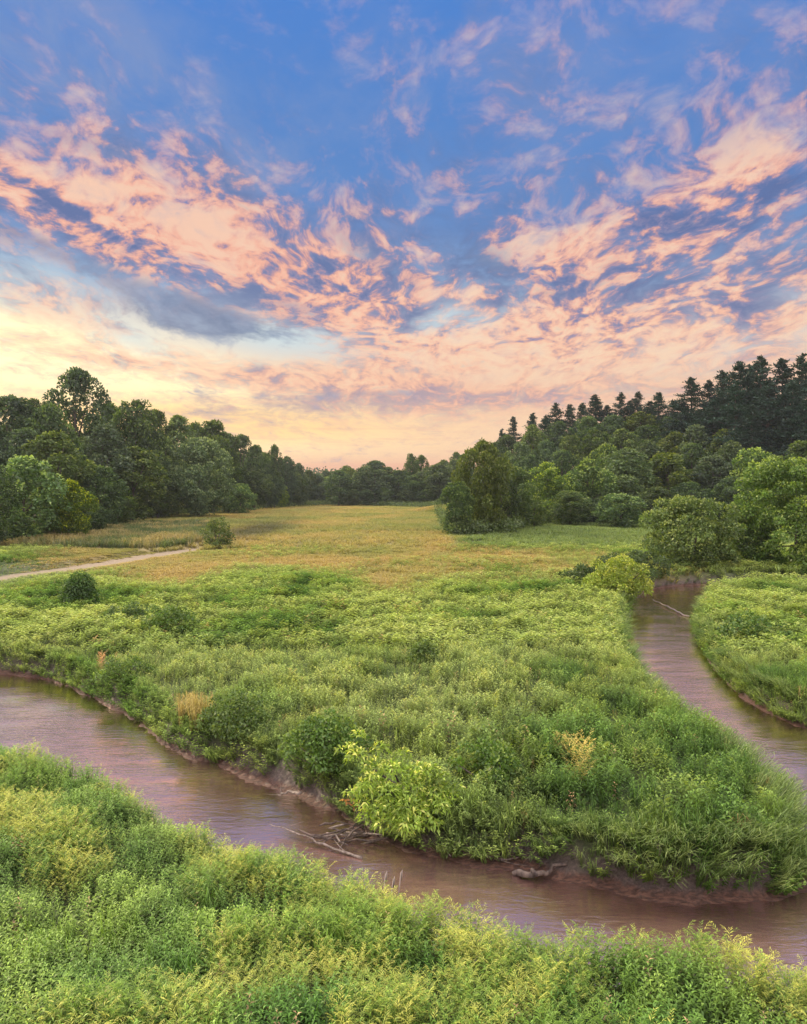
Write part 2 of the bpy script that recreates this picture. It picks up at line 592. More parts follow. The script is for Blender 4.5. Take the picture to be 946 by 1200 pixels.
def ground_z(x, y, d=None):
    if d is None: d = sdf(river, x, y)
    m_ = mudmask(x, y)
    w = 0.35 * m_
    dn = d + (fbm(x * 1.3, y * 1.3, 11, 2) - 0.5) * 0.5
    bank = smooth(0.0, 0.55, dn - w)
    shelf = np.where(dn > 0, 0.22 * smooth(0, 1.0, dn), 0) - 0.05 * m_ * smooth(0.35, 0.0, dn)
    bed = -0.75 * smooth(0.0, 2.4 + 1.6 * m_, -dn + 0.0) * (1 - 0.86 * m_ * smooth(2.6, 0.6, -dn))
    low = WZ + 0.02 + shelf + bed
    roll = (fbm(x / 9.0, y / 9.0, 3, 3) - 0.5) * 0.5
    land = roll - 0.10 * np.exp(-np.clip(d, 0, 50) / 1.5)
    z = low * (1 - bank) + land * bank
    rd = np.where(y > 60, sdf(road, x, y), 9.0)
    z = z - 0.35 * smooth(0.8, -0.4, rd)
    return z + hills(x, y)


def golden(x, y):
    n = fbm(x / 11.0, y / 16.0, 21, 4)
    q_ = smooth(58, 74, y + (n - 0.5) * 34)
    px = CX + x / y * F
    q_ = q_ * smooth(-60, 60, px - 60 - 0.0 * y) * smooth(30, 18, x - (n - 0.5) * 10 - 0.04 * y)
    return q_ * (0.75 + 0.25 * smooth(0.35, 0.6, n)) * smooth(325, 300, y) * (1 - smooth(505, 560, px) * smooth(88, 108, y))


# ------------------------------------------------------------------ ground sheet
def axis(lo, hi, step, far_lo, far_hi, grow=1.08):
    a_ = list(np.arange(lo, hi + 1e-6, step))
    s_ = step
    while a_[-1] < far_hi:
        s_ *= grow
        a_.append(a_[-1] + s_)
    b_, s_ = [], step
    p_ = lo
    while p_ > far_lo:
        s_ *= grow
        p_ -= s_
        b_.append(p_)
    return np.array(b_[::-1] + a_)


gx = axis(-42, 34, 0.28, -900, 900)
gy = axis(8, 84, 0.26, -250, 1050)
GX, GY = np.meshgrid(gx, gy)
D = sdf(river, GX.ravel(), GY.ravel()).reshape(GX.shape)
GZ = ground_z(GX, GY, D)
ny, nx = GX.shape
me = bpy.data.meshes.new('ground')
me.vertices.add(nx * ny)
me.vertices.foreach_set('co', np.stack([GX, GY, GZ], -1).astype(np.float32).ravel())
idx = np.arange(nx * ny).reshape(ny, nx)
fq = np.stack([idx[:-1, :-1], idx[:-1, 1:], idx[1:, 1:], idx[1:, :-1]], -1).reshape(-1, 4)
me.loops.add(fq.size)
me.loops.foreach_set('vertex_index', fq.ravel().astype(np.int32))
me.polygons.add(len(fq))
me.polygons.foreach_set('loop_start', np.arange(0, fq.size, 4, dtype=np.int32))
me.update(calc_edges=True)
zone_ = np.ones((ny, nx, 4), np.float32)
zone_[..., 0] = golden(GX, np.maximum(GY, 1))
zone_[..., 1] = smooth(0.6, 0.1, D - 0.8 * mudmask(GX, GY) + (fbm(GX * 2, GY * 2, 4, 2) - 0.5) * 0.4)
zone_[..., 1] *= smooth(-0.08, -0.32, GZ - hills(GX, GY))
zone_[..., 2] = smooth(-0.5, -1.6, np.where(GY > 60, sdf(road, GX, GY), 9) + (fbm(GX / 2, GY / 2, 6, 2) - .5) * 1.6)
a_ = me.attributes.new('zone', 'FLOAT_COLOR', 'POINT')
a_.data.foreach_set('color', zone_.ravel())
me.materials.append(M_ground)
me.shade_smooth()
prop(link('ground', me), kind='structure')

# river: a level sheet that follows the course
rx0 = chaikin(river, 0)
me = bpy.data.meshes.new('river')
xs, ys = np.arange(-121, 122, 1.0), np.arange(0, 99, 1.0)
vid, vs, fs = {}, [], []
RX, RY = np.meshgrid((xs[:-1] + xs[1:]) / 2, (ys[:-1] + ys[1:]) / 2)
near = sdf(river, RX.ravel(), RY.ravel()).reshape(RX.shape) < 2.6
for j in range(len(ys) - 1):
    for i in range(len(xs) - 1):
        if near[j, i]:
            f = []
            for (ii, jj) in ((i, j), (i + 1, j), (i + 1, j + 1), (i, j + 1)):
                if (ii, jj) not in vid:
                    vid[(ii, jj)] = len(vs)
                    vs.append((xs[ii], ys[jj], WZ))
                f.append(vid[(ii, jj)])
            fs.append(f)
me.from_pydata(vs, [], fs)
wv = np.array(vs)
wd = sdf(river, wv[:, 0], wv[:, 1])
dep = np.clip(smooth(0.0, 2.2, -wd) + 0.35 * (1 - mudmask(wv[:, 0], wv[:, 1])), 0, 1)
a_ = me.attributes.new('depth', 'FLOAT', 'POINT')
a_.data.foreach_set('value', dep.astype(np.float32))
me.materials.append(M_water)
prop(link('river', me), kind='structure')


# ------------------------------------------------------------------ herbaceous cover
def t_forb(seed, n=20, h=0.9, L=0.15, W_=0.036, tiers=True):
    """upright stem with spiralled lance leaves, a star from above"""
    r = np.random.default_rng(seed)
    k = np.arange(n)
    t = (k + 0.5) / n
    z = h * (0.30 + 0.70 * t)
    az = k * 2.399 + r.uniform(-.3, .3, n)
    el = -0.15 + 0.9 * t ** 2 + r.uniform(-.2, .2, n)
    D_ = np.stack([np.cos(az) * np.cos(el), np.sin(az) * np.cos(el), np.sin(el)], 1)
    ln = L * (1.0 - 0.45 * t ** 3) * r.uniform(.8, 1.2, n)
    lean = r.uniform(-.12, .12, 2)
    base_ = np.stack([lean[0] * z, lean[1] * z, z], 1)
    q_ = leaf_quads(base_, D_, np.array([0, 0, 1.0]) + 0 * D_, ln, W_ * (0.8 + 0.4 * (1 - t)), 0.3, 0.25)
    f_ = (0.42 + 0.95 * t ** 1.8)  # older lower leaves darker; shade of the gaps also put into the colour
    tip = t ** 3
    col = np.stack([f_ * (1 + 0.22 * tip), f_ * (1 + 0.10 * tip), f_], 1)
    return q_, col


def t_plume(seed, n=72, h=1.15, lw=0.17, ll=1.0):
    """a leafy stem whose feathery side sprays arch up and outward"""
    r = np.random.default_rng(seed)
    P_, D_, L_, C_ = [], [], [], []
    nb = 9
    m_ = n // nb
    lean = r.uniform(-.22, .22, 2)
    for b in range(nb):
        t0 = 0.28 + 0.72 * (b + .5) / nb
        a0 = b * 2.399 + r.uniform(-.4, .4)
        z0 = h * t0 * .86
        bl = h * (0.34 - 0.20 * t0) * r.uniform(.8, 1.2)
        c_, s2 = math.cos(a0), math.sin(a0)
        t = np.linspace(.12, 1, m_)
        out_r = bl * t * .75
        zz = z0 + bl * (1.05 * t - .38 * t * t)
        base_ = np.stack([lean[0] * zz + out_r * c_, lean[1] * zz + out_r * s2, zz], 1)
        sgn = np.where(np.arange(m_) % 2 == 0, 1, -1)
        d = np.stack([c_ * .9 - s2 * sgn * .75, s2 * .9 + c_ * sgn * .75, 0.55 + r.uniform(-.25, .25, m_)], 1)
        P_.append(base_); D_.append(d)
        L_.append(r.uniform(.075, .12, m_) * (1.1 - 0.45 * t) * ll)
        f_ = 0.45 + 0.72 * t0 * t0 + .16 * t  # lower sprays darker, dark gaps between plants painted in as well
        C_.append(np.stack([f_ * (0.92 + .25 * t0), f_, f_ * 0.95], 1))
    P_, D_, L_, C_ = map(np.concatenate, (P_, D_, L_, C_))
    return leaf_quads(P_, D_, r.normal(0, .25, D_.shape) + [0, 0, 1], L_, L_ * lw, 0.2, 0.15), C_


def t_grass(seed, n=16, h=0.85, w=0.009, spread=0.45):
    r = np.random.default_rng(seed)
    V_, C_ = [], []
    for k in range(n):
        a0 = r.uniform(0, 6.28)
        hh, rr = h * r.uniform(.6, 1.1), spread * r.uniform(.3, 1.2)
        d = np.array([math.cos(a0), math.sin(a0), 0])
        sd = np.array([-d[1], d[0], 0]) * w
        b0 = np.array([r.normal(0, .05), r.normal(0, .05), 0])
        p1 = b0 + d * rr * .12 + [0, 0, hh * .5]
        p2 = b0 + d * rr * .45 + [0, 0, hh * .92]
        p3 = b0 + d * rr * 1.0 + [0, 0, hh * .80]
        V_ += [np.stack([b0 - sd, b0 + sd, p1 + sd * .9, p1 - sd * .9]), np.stack([p1 - sd * .9, p1 + sd * .9, p2 + sd * .7, p2 - sd * .7]),
               np.stack([p2 - sd * .7, p2 + sd * .7, p3 + sd * .1, p3 - sd * .1])]
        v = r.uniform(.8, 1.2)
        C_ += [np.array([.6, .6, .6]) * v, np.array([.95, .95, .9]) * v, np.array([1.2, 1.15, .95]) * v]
    return np.array(V_), np.array(C_)


def scatter(temps, x, y, z, s, hs, col, seed=0, splay=None, var=.38):
    """temps: list of templates; returns quads, colours"""
    r = np.random.default_rng(seed)
    n = len(x)
    kind = r.integers(0, len(temps), n)
    yaw = r.uniform(0, 6.28, n)
    oV, oC = [], []
    for k, (TV, TC) in enumerate(temps):
        i = np.nonzero(kind == k)[0]
        if not len(i): continue
        c_, s_ = np.cos(yaw[i])[:, None, None], np.sin(yaw[i])[:, None, None]
        X = TV[None, ..., 0] * c_ - TV[None, ..., 1] * s_
        Y = TV[None, ..., 0] * s_ + TV[None, ..., 1] * c_
        Z = TV[None, ..., 2] + 0 * X
        sc_, hc = s[i][:, None, None], hs[i][:, None, None]
        X, Y, Z = X * sc_, Y * sc_, Z * hc
        if splay is not None:
            X = X + splay[0][i][:, None, None] * Z
            Y = Y + splay[1][i][:, None, None] * Z
            Z = Z * (1 - 0.30 * (splay[0][i] ** 2 + splay[1][i] ** 2)[:, None, None].clip(0, 2))
        V_ = np.stack([X + x[i][:, None, None], Y + y[i][:, None, None], Z + z[i][:, None, None]], -1)
        lv = r.uniform(1 - var, 1 + var, (len(i), TV.shape[0], 1))
        C_ = TC[None] * col[i][:, None, :] * lv
        oV.append(V_.reshape(-1, 4, 3).astype(np.float32))
        oC.append(C_.reshape(-1, 3).astype(np.float32))
    return np.concatenate(oV), np.concatenate(oC)


def ring(Y0, Y1, dens, r, margin=3.0, k=0.56):
    """random points of the viewed wedge between two distances"""
    area = (k * (Y0 + Y1) + 2 * margin) * (Y1 - Y0)
    n = int(area * dens)
    y = r.uniform(Y0, Y1, int(n * 1.4))
    hw = k * y + margin
    keep = r.uniform(0, 1, len(y)) < hw / (k * Y1 + margin)
    y, hw = y[keep], hw[keep]
    return r.uniform(-1, 1, len(y)) * hw, y


def lerp3(a_, b_, t): return np.array(a_) * (1 - t[:, None]) + np.array(b_) * t[:, None]


G_DEEP, G_MID, G_YEL = (0.055, 0.125, 0.022), (0.115, 0.215, 0.042), (0.29, 0.36, 0.075)
G_PALE, G_GREY = (0.29, 0.37, 0.12), (0.12, 0.175, 0.085)


def patch_colour(x, y, r):
    """colour patches of the plant cover: species clumps, not shade"""
    n1_ = fbm(x / 2.6, y / 3.4, 31, 3)
    n2_ = fbm(x / 8.0, y / 10.0, 37, 3)
    n3_ = fbm(x / 1.1, y / 1.3, 41, 2)
    c_ = lerp3(G_DEEP, G_MID, smooth(.25, .6, n1_))
    c_ = c_ * (1 - smooth(.48, .72, n2_)[:, None] * .6) + np.array(G_PALE) * smooth(.48, .72, n2_)[:, None] * .6
    yl = smooth(.52, .78, n3_ + 0.12 * n2_) * 0.42
    c_ = c_ * (1 - yl[:, None]) + np.array(G_YEL) * yl[:, None]
    return c_ * r.uniform(.8, 1.2, (len(x), 1))


def mound(x, y): return 0.40 + 0.55 * fbm(x / 2.4, y / 2.4, 51, 2) + 0.75 * smooth(.30, .68, fbm(x / 0.75, y / 0.75, 53, 2)) * (0.6 + .5 * fbm(x / 4, y / 4, 54, 2))


forbs = [t_forb(i, 20, 0.9) for i in range(6)]
forbs_mid = [t_forb(20 + i, 12, 0.9, 0.20, 0.06) for i in range(5)]
broad = [t_forb(40 + i, 14, 0.8, 0.17, 0.085) for i in range(4)]
plumes = [t_plume(i) for i in range(6)]
plumes_mid = [t_plume(30 + i, 45, 1.1, .34, 1.35) for i in range(4)]
grasses = [t_grass(i) for i in range(6)]
grass_far = [t_grass(60 + i, 9, 0.8, 0.014, 0.4) for i in range(4)]


def on_near_bank(x, y):
    """True where the land is the viewer's side of the river"""
    yb = np.interp(x, [-40, -22, -11.6, -8, -5, -2.2, 0.2, 1.5, 3, 5, 8, 15, 30], [30, 28, 25, 22.5, 20, 18.2, 17, 16, 15.2, 14.6, 14, 12, 9])
    return y < yb + 0.8


def gold_colour(x, y, r):
    n_ = fbm(x / 6.0, y / 14.0, 61, 4)
    c_ = lerp3((0.33, 0.32, 0.10), (0.44, 0.34, 0.13), smooth(.2, .7, n_))
    gr = (smooth(.55, .75, fbm(x / 3.5, y / 9.0, 67, 3)) * .4)[:, None]
    c_ = (c_ * (1 - gr) + np.array([0.20, 0.27, 0.08]) * gr) * 0.88
    return c_ * r.uniform(.92, 1.08, (len(x), 1))


parts_near, parts_mid, parts_gold, parts_bank = [], [], [], []
r = np.random.default_rng(3)
# --- viewer's bank
x, y = ring(8.0, 27, 100, r, 2.0)
d = sdf(river, x, y)
k = (d > 0.05) & on_near_bank(x, y)
x, y, d = x[k], y[k], d[k]
z = ground_z(x, y, d)
pw = smooth(.46, .60, fbm(x / 1.7, y / 1.7, 71, 2) * 1.1 + 0.22 * smooth(-5, 3, x) + 0.12 * smooth(2.5, 0.3, d) - 0.11)
isp = r.uniform(0, 1, len(x)) < pw * 0.60
hm = 0.50 + 0.34 * (mound(x, y) - 0.5)
c_ = patch_colour(x, y, r)
fg = lerp3((0.070, 0.170, 0.026), (0.19, 0.31, 0.05), smooth(.3, .7, fbm(x / 1.3, y / 1.3, 75, 3))) * r.uniform(.8, 1.2, (len(x), 1))
c_ = c_ * 0.35 + fg * 0.65
i = ~isp
isb = r.uniform(0, 1, len(x)) < 0.12 + 0.3 * smooth(.55, .7, fbm(x / 1.8, y / 1.8, 79, 2))
dead = r.uniform(0, 1, len(x)) < 0.008
c_[dead] = np.array([0.30, 0.22, 0.12])
kk = r.uniform(0, 1, len(x)) < 0.012 + 0.07 * smooth(.6, .72, fbm(x / 2.1, y / 2.1, 83, 2))
parts_near.append(scatter(grasses, x[kk], y[kk], z[kk], hm[kk] * 1.1, hm[kk] * 1.35, c_[kk] * 1.05, 4))
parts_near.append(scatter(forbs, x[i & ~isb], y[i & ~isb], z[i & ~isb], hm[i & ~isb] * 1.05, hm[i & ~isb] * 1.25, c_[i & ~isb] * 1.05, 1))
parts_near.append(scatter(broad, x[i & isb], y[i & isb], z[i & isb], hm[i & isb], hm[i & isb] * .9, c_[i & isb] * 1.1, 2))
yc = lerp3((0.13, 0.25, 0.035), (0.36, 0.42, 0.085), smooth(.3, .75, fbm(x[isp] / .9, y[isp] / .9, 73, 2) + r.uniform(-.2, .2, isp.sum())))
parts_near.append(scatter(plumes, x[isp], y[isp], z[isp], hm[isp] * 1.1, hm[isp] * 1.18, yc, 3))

x, y = ring(8, 27, 70, r, 2.0)
d = sdf(river, x, y)
k = (d > -0.05) & (d < 1.1) & on_near_bank(x, y)
x, y, d = x[k], y[k], d[k]
hb = r.uniform(.4, .72, len(x))
parts_near.append(scatter(forbs + broad, x, y, np.maximum(ground_z(x, y, d), WZ - .1), hb * 1.1, hb, patch_colour(x, y, r), 14))

# --- meadow across the river, three distance bands
for (Y0, Y1, dens, sc_, T1, T2, T3) in ((15, 36, 44, 0.85, forbs_mid + forbs[:3], plumes_mid, grasses), (36, 62, 13, 1.7, forbs_mid, plumes_mid, grass_far),
                                   (62, 100, 7.0, 2.2, forbs_mid, plumes_mid, grass_far)):
    x, y = ring(Y0, Y1, dens, r, 2.0)
    d = sdf(river, x, y)
    k = (d > 0.12 + 0.5 * mudmask(x, y)) & ~on_near_bank(x, y)
    rd = sdf(road, x, y)
    k &= (rd + r.uniform(.2, 1.9, len(x)) > 0.0) & (x > -0.54 * y - 3)
    x, y, d = x[k], y[k], d[k]
    z = ground_z(x, y, d)
    gl_ = golden(x, y)
    mo = mound(x, y)
    mo = mo + (0.78 - mo) * 0.45 * smooth(24, 40, y)
    mo = mo * (1 - 0.38 * smooth(3.0, 0.6, d) * smooth(4, -4, x))
    hm = mo * (0.30 + 0.70 * smooth(0, 11, sdf(road, x, y))) * (1 - 0.25 * gl_) * (0.85 + 0.15 * (Y0 > 30))
    c_ = patch_colour(x, y, r)
    right = smooth(-4, 8, x) * smooth(34, 20, y)
    c_ = c_ * (1 - 0.45 * right[:, None]) + np.array([0.075, 0.155, 0.032]) * 0.45 * right[:, None]
    dead = r.uniform(0, 1, len(x)) < 0.015
    c_[dead] = np.array([0.30, 0.21, 0.11])
    pale = smooth(.35, .6, fbm(x / 7, y / 4.5, 81, 3)) * smooth(20, 30, y) * 0.65
    c_ = c_ * (1 - pale[:, None]) + np.array(G_PALE) * pale[:, None]
    u = r.uniform(0, 1, len(x))
    isg = u < gl_
    ispl = ~isg & (u > 0.90)
    isgr = ~isg & ~ispl & (r.uniform(0, 1, len(x)) < 0.18 + 0.5 * smooth(1.8, .5, d))
    isf = ~isg & ~ispl & ~isgr
    wid = np.full(len(x), sc_)
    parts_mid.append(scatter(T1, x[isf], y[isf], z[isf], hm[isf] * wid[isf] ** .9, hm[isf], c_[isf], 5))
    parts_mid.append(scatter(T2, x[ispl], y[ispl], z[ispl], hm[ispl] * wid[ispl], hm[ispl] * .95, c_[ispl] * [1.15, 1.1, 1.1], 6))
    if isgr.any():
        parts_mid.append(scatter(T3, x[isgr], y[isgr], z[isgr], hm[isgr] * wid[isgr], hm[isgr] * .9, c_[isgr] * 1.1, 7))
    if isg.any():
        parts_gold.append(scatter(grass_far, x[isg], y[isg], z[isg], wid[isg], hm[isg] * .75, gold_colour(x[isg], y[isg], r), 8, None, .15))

# --- far meadow up to the woods
x, y = ring(100, 345, 2.1, r, 6)
k = (hills(x, y) < 6) & (x > -0.20 * y - 33) & (sdf(road, x, y) + r.uniform(.2, 1.6, len(x)) > 0.0)
x, y = x[k], y[k]
z = ground_z(x, y, np.full(len(x), 50.0))
gl_ = golden(x, y)
px = CX + x / y * F
py = HY + 8 / y * F
green = smooth(250, 300, px) * 0 + smooth(.50, .66, fbm(x / 16, y / 30, 91, 3)) * .45 + smooth(505, 550, px + (fbm(x / 5, y / 9, 95, 2) - .5) * 60)
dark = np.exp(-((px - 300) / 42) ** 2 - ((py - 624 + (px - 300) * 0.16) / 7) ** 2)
green = np.clip(green * (1 - 0), 0, 1)
c_ = gold_colour(x, y, r)
gc = lerp3((0.12, 0.19, 0.05), (0.20, 0.26, 0.075), r.uniform(0, 1, len(x)))
t_ = np.clip(green, 0, 1)[:, None]
c_ = c_ * (1 - t_) + gc * t_
left = (sdf(road, x, y) < 60) & (x < -0.0 * y - 20) & (px < 250) & (py < 668 - px * 0.135)
lc = lerp3((0.10, 0.14, 0.05), (0.30, 0.25, 0.11), smooth(.42, .62, fbm(x / 5, y / 7, 93, 3)))
c_ = np.where(left[:, None], lc * r.uniform(.8, 1.2, (len(x), 1)), c_)
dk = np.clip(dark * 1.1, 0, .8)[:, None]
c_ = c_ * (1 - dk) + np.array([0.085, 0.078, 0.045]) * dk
w_ = 1.3 + y / 85
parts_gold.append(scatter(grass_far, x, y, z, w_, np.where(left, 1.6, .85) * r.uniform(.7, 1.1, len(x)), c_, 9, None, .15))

# --- herbs growing down the bank faces
x, y = ring(14, 72, 60, r, 1.0)
d = sdf(river, x, y)
mm = mudmask(x, y)
k = (d > -0.12 + 0.50 * mm) & (d < 0.85 + 0.5 * mm) & ~on_near_bank(x, y) & (y < 30 + 45 * r.uniform(0, 1, len(x)))
x, y, d = x[k], y[k], d[k]
gxd = (sdf(river, x + .05, y) - d) / .05
gyd = (sdf(river, x, y + .05) - d) / .05
z = np.maximum(ground_z(x, y, d), WZ - .1)
amt = r.uniform(.2, .8, len(x))
hb = r.uniform(.35, .65, len(x))
parts_bank.append(scatter(forbs_mid + broad + grasses[:2], x, y, z, hb * (1 + y / 60), hb, patch_colour(x, y, r), 13, (-gxd * amt, -gyd * amt)))
# --- grasses hanging over the cut banks
x, y = ring(15, 60, 38, r, 1.0)
d = sdf(river, x, y)
mm = mudmask(x, y)
k = (d > 0.04 + 0.42 * mm) & (d < 0.85 + 0.5 * mm) & ~on_near_bank(x, y) & (r.uniform(0, 1, len(x)) < smooth(40, 18, y) * (.35 + .65 * smooth(-8, 3, x)) + .12)
x, y, d = x[k], y[k], d[k]
e_ = 0.05
gxd = (sdf(river, x + e_, y) - d) / e_
gyd = (sdf(river, x, y + e_) - d) / e_
amt = r.uniform(.4, 1.1, len(x))
z = ground_z(x, y, d)
cc = lerp3((0.09, 0.16, 0.045), (0.22, 0.29, 0.11), r.uniform(0, 1, len(x)))
long_ = 0.62 + 0.5 * smooth(2, 6, x)
parts_bank.append(scatter(grasses, x, y, z, .85 * long_, long_ * .9, cc, 10, (-gxd * amt, -gyd * amt)))

for nm, prt, lb in (('foreground_plants', parts_near, 'leafy green goldenrod and feathery yellow-green weeds covering the near river bank'),
                    ('meadow_plants', parts_mid, 'tangled green weeds and tall herbs covering the meadow between the two river arms'),
                    ('meadow_grass', parts_gold, 'golden dry grass of the open meadow running back to the woods'),
                    ('bank_grass', parts_bank, 'long grass blades hanging over the cut river banks')):
    V_, C_ = join_quads(prt)
    prop(link(nm, quad_mesh(nm, V_, C_, M_leaf)), lb, nm.replace('_', ' '), None, 'stuff')
    print(nm, len(V_))


# ------------------------------------------------------------------ trees
def crown_quads(clumps, dens, leaf, r, col, lit_tip_col=None, flat=1.0, up=0.25, wr=0.62, droop=0.1):
    """clumps (n,4) centre+radius; leaf sprays on lumpy shells"""
    Pn, Dn, Nn, Ln, Cn = [], [], [], [], []
    for cx_, cy_, cz_, cr in clumps:
        n = max(8, int(dens * cr * cr / (leaf * leaf)))
        o_ = unit(r.normal(0, 1, (n, 3)))
        o_[:, 2] = np.where(o_[:, 2] < -0.35, -o_[:, 2], o_[:, 2])
        lump = 0.80 + 0.42 * vnoise(o_[:, 0] * 2.6 + cx_ * 5 + 40, o_[:, 1] * 2.6 + o_[:, 2] * 2.6 + cy_ * 5, 5)
        rad = cr * lump * np.where(r.uniform(0, 1, n) < 0.75, r.uniform(.86, 1.06, n), r.uniform(.4, .9, n))
        P_ = o_ * rad[:, None] * [1, 1, flat] + [cx_, cy_, cz_]
        d_ = o_ * 0.7 + r.normal(0, .55, (n, 3)) + [0, 0, -0.12]
        nn = o_ + [0, 0, up] + r.normal(0, .35, (n, 3))
        Pn.append(P_); Dn.append(d_); Nn.append(nn)
        Ln.append(leaf * r.uniform(.7, 1.3, n))
        cv = r.uniform(.82, 1.18)
        c_ = np.array(col)[None] * cv * r.uniform(.6, 1.4, (n, 1))
        if lit_tip_col is not None:
            tk = smooth(.05, .8, o_[:, 2] + r.normal(0, .35, n))[:, None] * smooth(.95, 1.08, rad / cr)[:, None]  # clump tops lightened in the leaf colour, as if lit from above
            c_ = c_ * (1 - tk) + np.array(lit_tip_col) * tk * r.uniform(.8, 1.2, (n, 1))
        Cn.append(c_)
    Pn, Dn, Nn, Ln, Cn = map(np.concatenate, (Pn, Dn, Nn, Ln, Cn))
    return leaf_quads(Pn, Dn, Nn, Ln, Ln * wr, 0.18, droop), Cn


def broad_clumps(r, h=15.0, w=11.0, low=0.16, K=46, cr=(1.1, 2.1), peak=0.55):
    cl = []
    for k in range(K):
        t = (k + 0.5) / K
        zz = low + (1 - low) * t
        # profile: widest at `peak`, rounded top
        if zz < peak: pr = 0.55 + 0.45 * math.sin(0.5 * PI * (zz - low) / (peak - low))
        else: pr = math.cos(0.5 * PI * ((zz - peak) / (1 - peak)) ** 1.5) ** 0.75
        c_ = r.uniform(*cr) * (0.75 + 0.25 * pr)
        R_ = max(0, w / 2 * pr * r.uniform(.70, 1.06) - c_ * .8)
        if r.uniform() < .18: R_ *= r.uniform(.1, .6)
        elif r.uniform() < .25: R_, c_ = R_ * r.uniform(1.1, 1.3), c_ * r.uniform(.5, .7)
        a0 = k * 2.399 + r.uniform(-.5, .5)
        cl.append((R_ * math.cos(a0), R_ * math.sin(a0), min(zz * h, h - c_ * .8), c_))
    return cl


def limb_paths(r, h, w, clumps, n=9, r0=0.30, fork=0.22):
    top = (r.normal(0, .25), r.normal(0, .25), h * .78)
    mid = (top[0] * .4 + r.normal(0, .15), top[1] * .4, h * .4)
    lst = [([(0, 0, -1.2), (0, 0, .3), (mid[0] * .5, mid[1] * .5, h * .2), mid, top], [r0 * 1.35, r0, r0 * .82, r0 * .55, r0 * .12])]
    pick = r.choice(len(clumps), min(n, len(clumps)), replace=False)
    for i in pick:
        c_ = clumps[i]
        zf = max(h * fork, c_[2] * .55)
        t = min(zf / (h * .4), 1.0)
        s_ = (mid[0] * t, mid[1] * t, zf)
        m_ = (s_[0] + (c_[0] - s_[0]) * .5 + r.normal(0, .2), s_[1] + (c_[1] - s_[1]) * .5 + r.normal(0, .2), s_[2] + (c_[2] - s_[2]) * .62)
        lst.append(([s_, m_, c_[:3]], [r0 * .42, r0 * .27, r0 * .08]))
    return lst


C_OAK, C_OAKT = (0.036, 0.068, 0.018), (0.105, 0.160, 0.036)  # dark base and lighter tops paint woodland light and shade into the leaves
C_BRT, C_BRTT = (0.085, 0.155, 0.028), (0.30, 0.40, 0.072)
C_GRY, C_GRYT = (0.058, 0.095, 0.028), (0.15, 0.20, 0.054)
PROT = {}


def proto(kind, col, tip, h, w, K, low, peak, leaf=0.46, dens=1.0, seed=0, cr=(1.1, 2.1), n_l=9, r0=.3):
    r = np.random.default_rng(seed)
    cl = broad_clumps(r, h, w, low, K, cr, peak)
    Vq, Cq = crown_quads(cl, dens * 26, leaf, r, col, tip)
    PROT[kind] = (quad_mesh('crown', Vq, Cq, M_crown), tubes_mesh('trunk', limb_paths(r, h, w, cl, n_l, r0), M_bark), h, w)


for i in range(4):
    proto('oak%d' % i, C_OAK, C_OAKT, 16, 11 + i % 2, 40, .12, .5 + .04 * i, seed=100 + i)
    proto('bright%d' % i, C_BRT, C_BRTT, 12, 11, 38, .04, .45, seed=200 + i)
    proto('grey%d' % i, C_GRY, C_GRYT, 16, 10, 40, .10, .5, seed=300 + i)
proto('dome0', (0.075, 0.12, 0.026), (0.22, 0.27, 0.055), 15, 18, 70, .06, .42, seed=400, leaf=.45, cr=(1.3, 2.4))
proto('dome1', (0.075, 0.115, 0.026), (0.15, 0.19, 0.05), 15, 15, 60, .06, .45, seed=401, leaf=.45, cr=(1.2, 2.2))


def pine_proto(kind, seed, h=24.0, w=9.0, bare=0.35):
    """white pine: straight mast, flat irregular whorls turned up at the ends"""
    r = np.random.default_rng(seed)
    wood = [([(0, 0, -2), (0, 0, h * .5), (r.normal(0, .2), r.normal(0, .2), h * .98)], [.42, .28, .05])]
    Pn, Dn, Nn, Ln, Cn = [], [], [], [], []
    nbr = 66
    skew = r.uniform(0, 6.28)
    for b in range(nbr):
        t = ((b + r.uniform(0, 1)) / nbr) ** 0.92
        z = h * (bare + (1 - bare) * t * .985)
        prof = (0.62 + .38 * math.sin(PI * min(1, t * 1.3 + .12))) * (1 - t ** 2.3)
        a1 = b * 2.399 + r.uniform(-.7, .7)
        L_ = w / 2 * prof * r.uniform(.42, 1.2) * (1 + .18 * math.cos(a1 - skew)) + .25
        if r.uniform() < .10: L_ *= .45
        d = np.array([math.cos(a1), math.sin(a1), 0])
        rise = L_ * r.uniform(-.02, .30) + t * L_ * .45
        wood.append(([(0, 0, z), tuple(d * L_ * .5 + [0, 0, z + rise * .25]), tuple(d * L_ * .95 + [0, 0, z + rise])], [.08, .05, .02]))
        nc = int(2 + L_ * 1.7)
        for q in range(nc):
            sq = r.uniform(.35, 1.0)
            c0 = d * sq * L_ + np.array([-d[1], d[0], 0]) * r.normal(0, .20 * L_) + [0, 0, z + rise * sq ** 1.6]
            n = 26
            P_ = c0 + r.normal(0, 1, (n, 3)) * [min(.5, .16 + .16 * L_), min(.5, .16 + .16 * L_), .13]
            Pn.append(P_); Dn.append(d * .5 + r.normal(0, .6, (n, 3)) + [0, 0, .45]); Nn.append(r.normal(0, .5, (n, 3)) + [0, 0, .8])
            Ln.append(r.uniform(.34, .66, n))
            Cn.append(np.array([0.020, 0.046, 0.028])[None] * r.uniform(.6, 1.5, (n, 1)))
    Pn, Dn, Nn, Ln, Cn = map(np.concatenate, (Pn, Dn, Nn, Ln, Cn))
    PROT[kind] = (quad_mesh('crown', leaf_quads(Pn, Dn, Nn, Ln, Ln * .42, .2, .05), Cn, M_pine), tubes_mesh('trunk', wood, M_bark, 5), h, w)


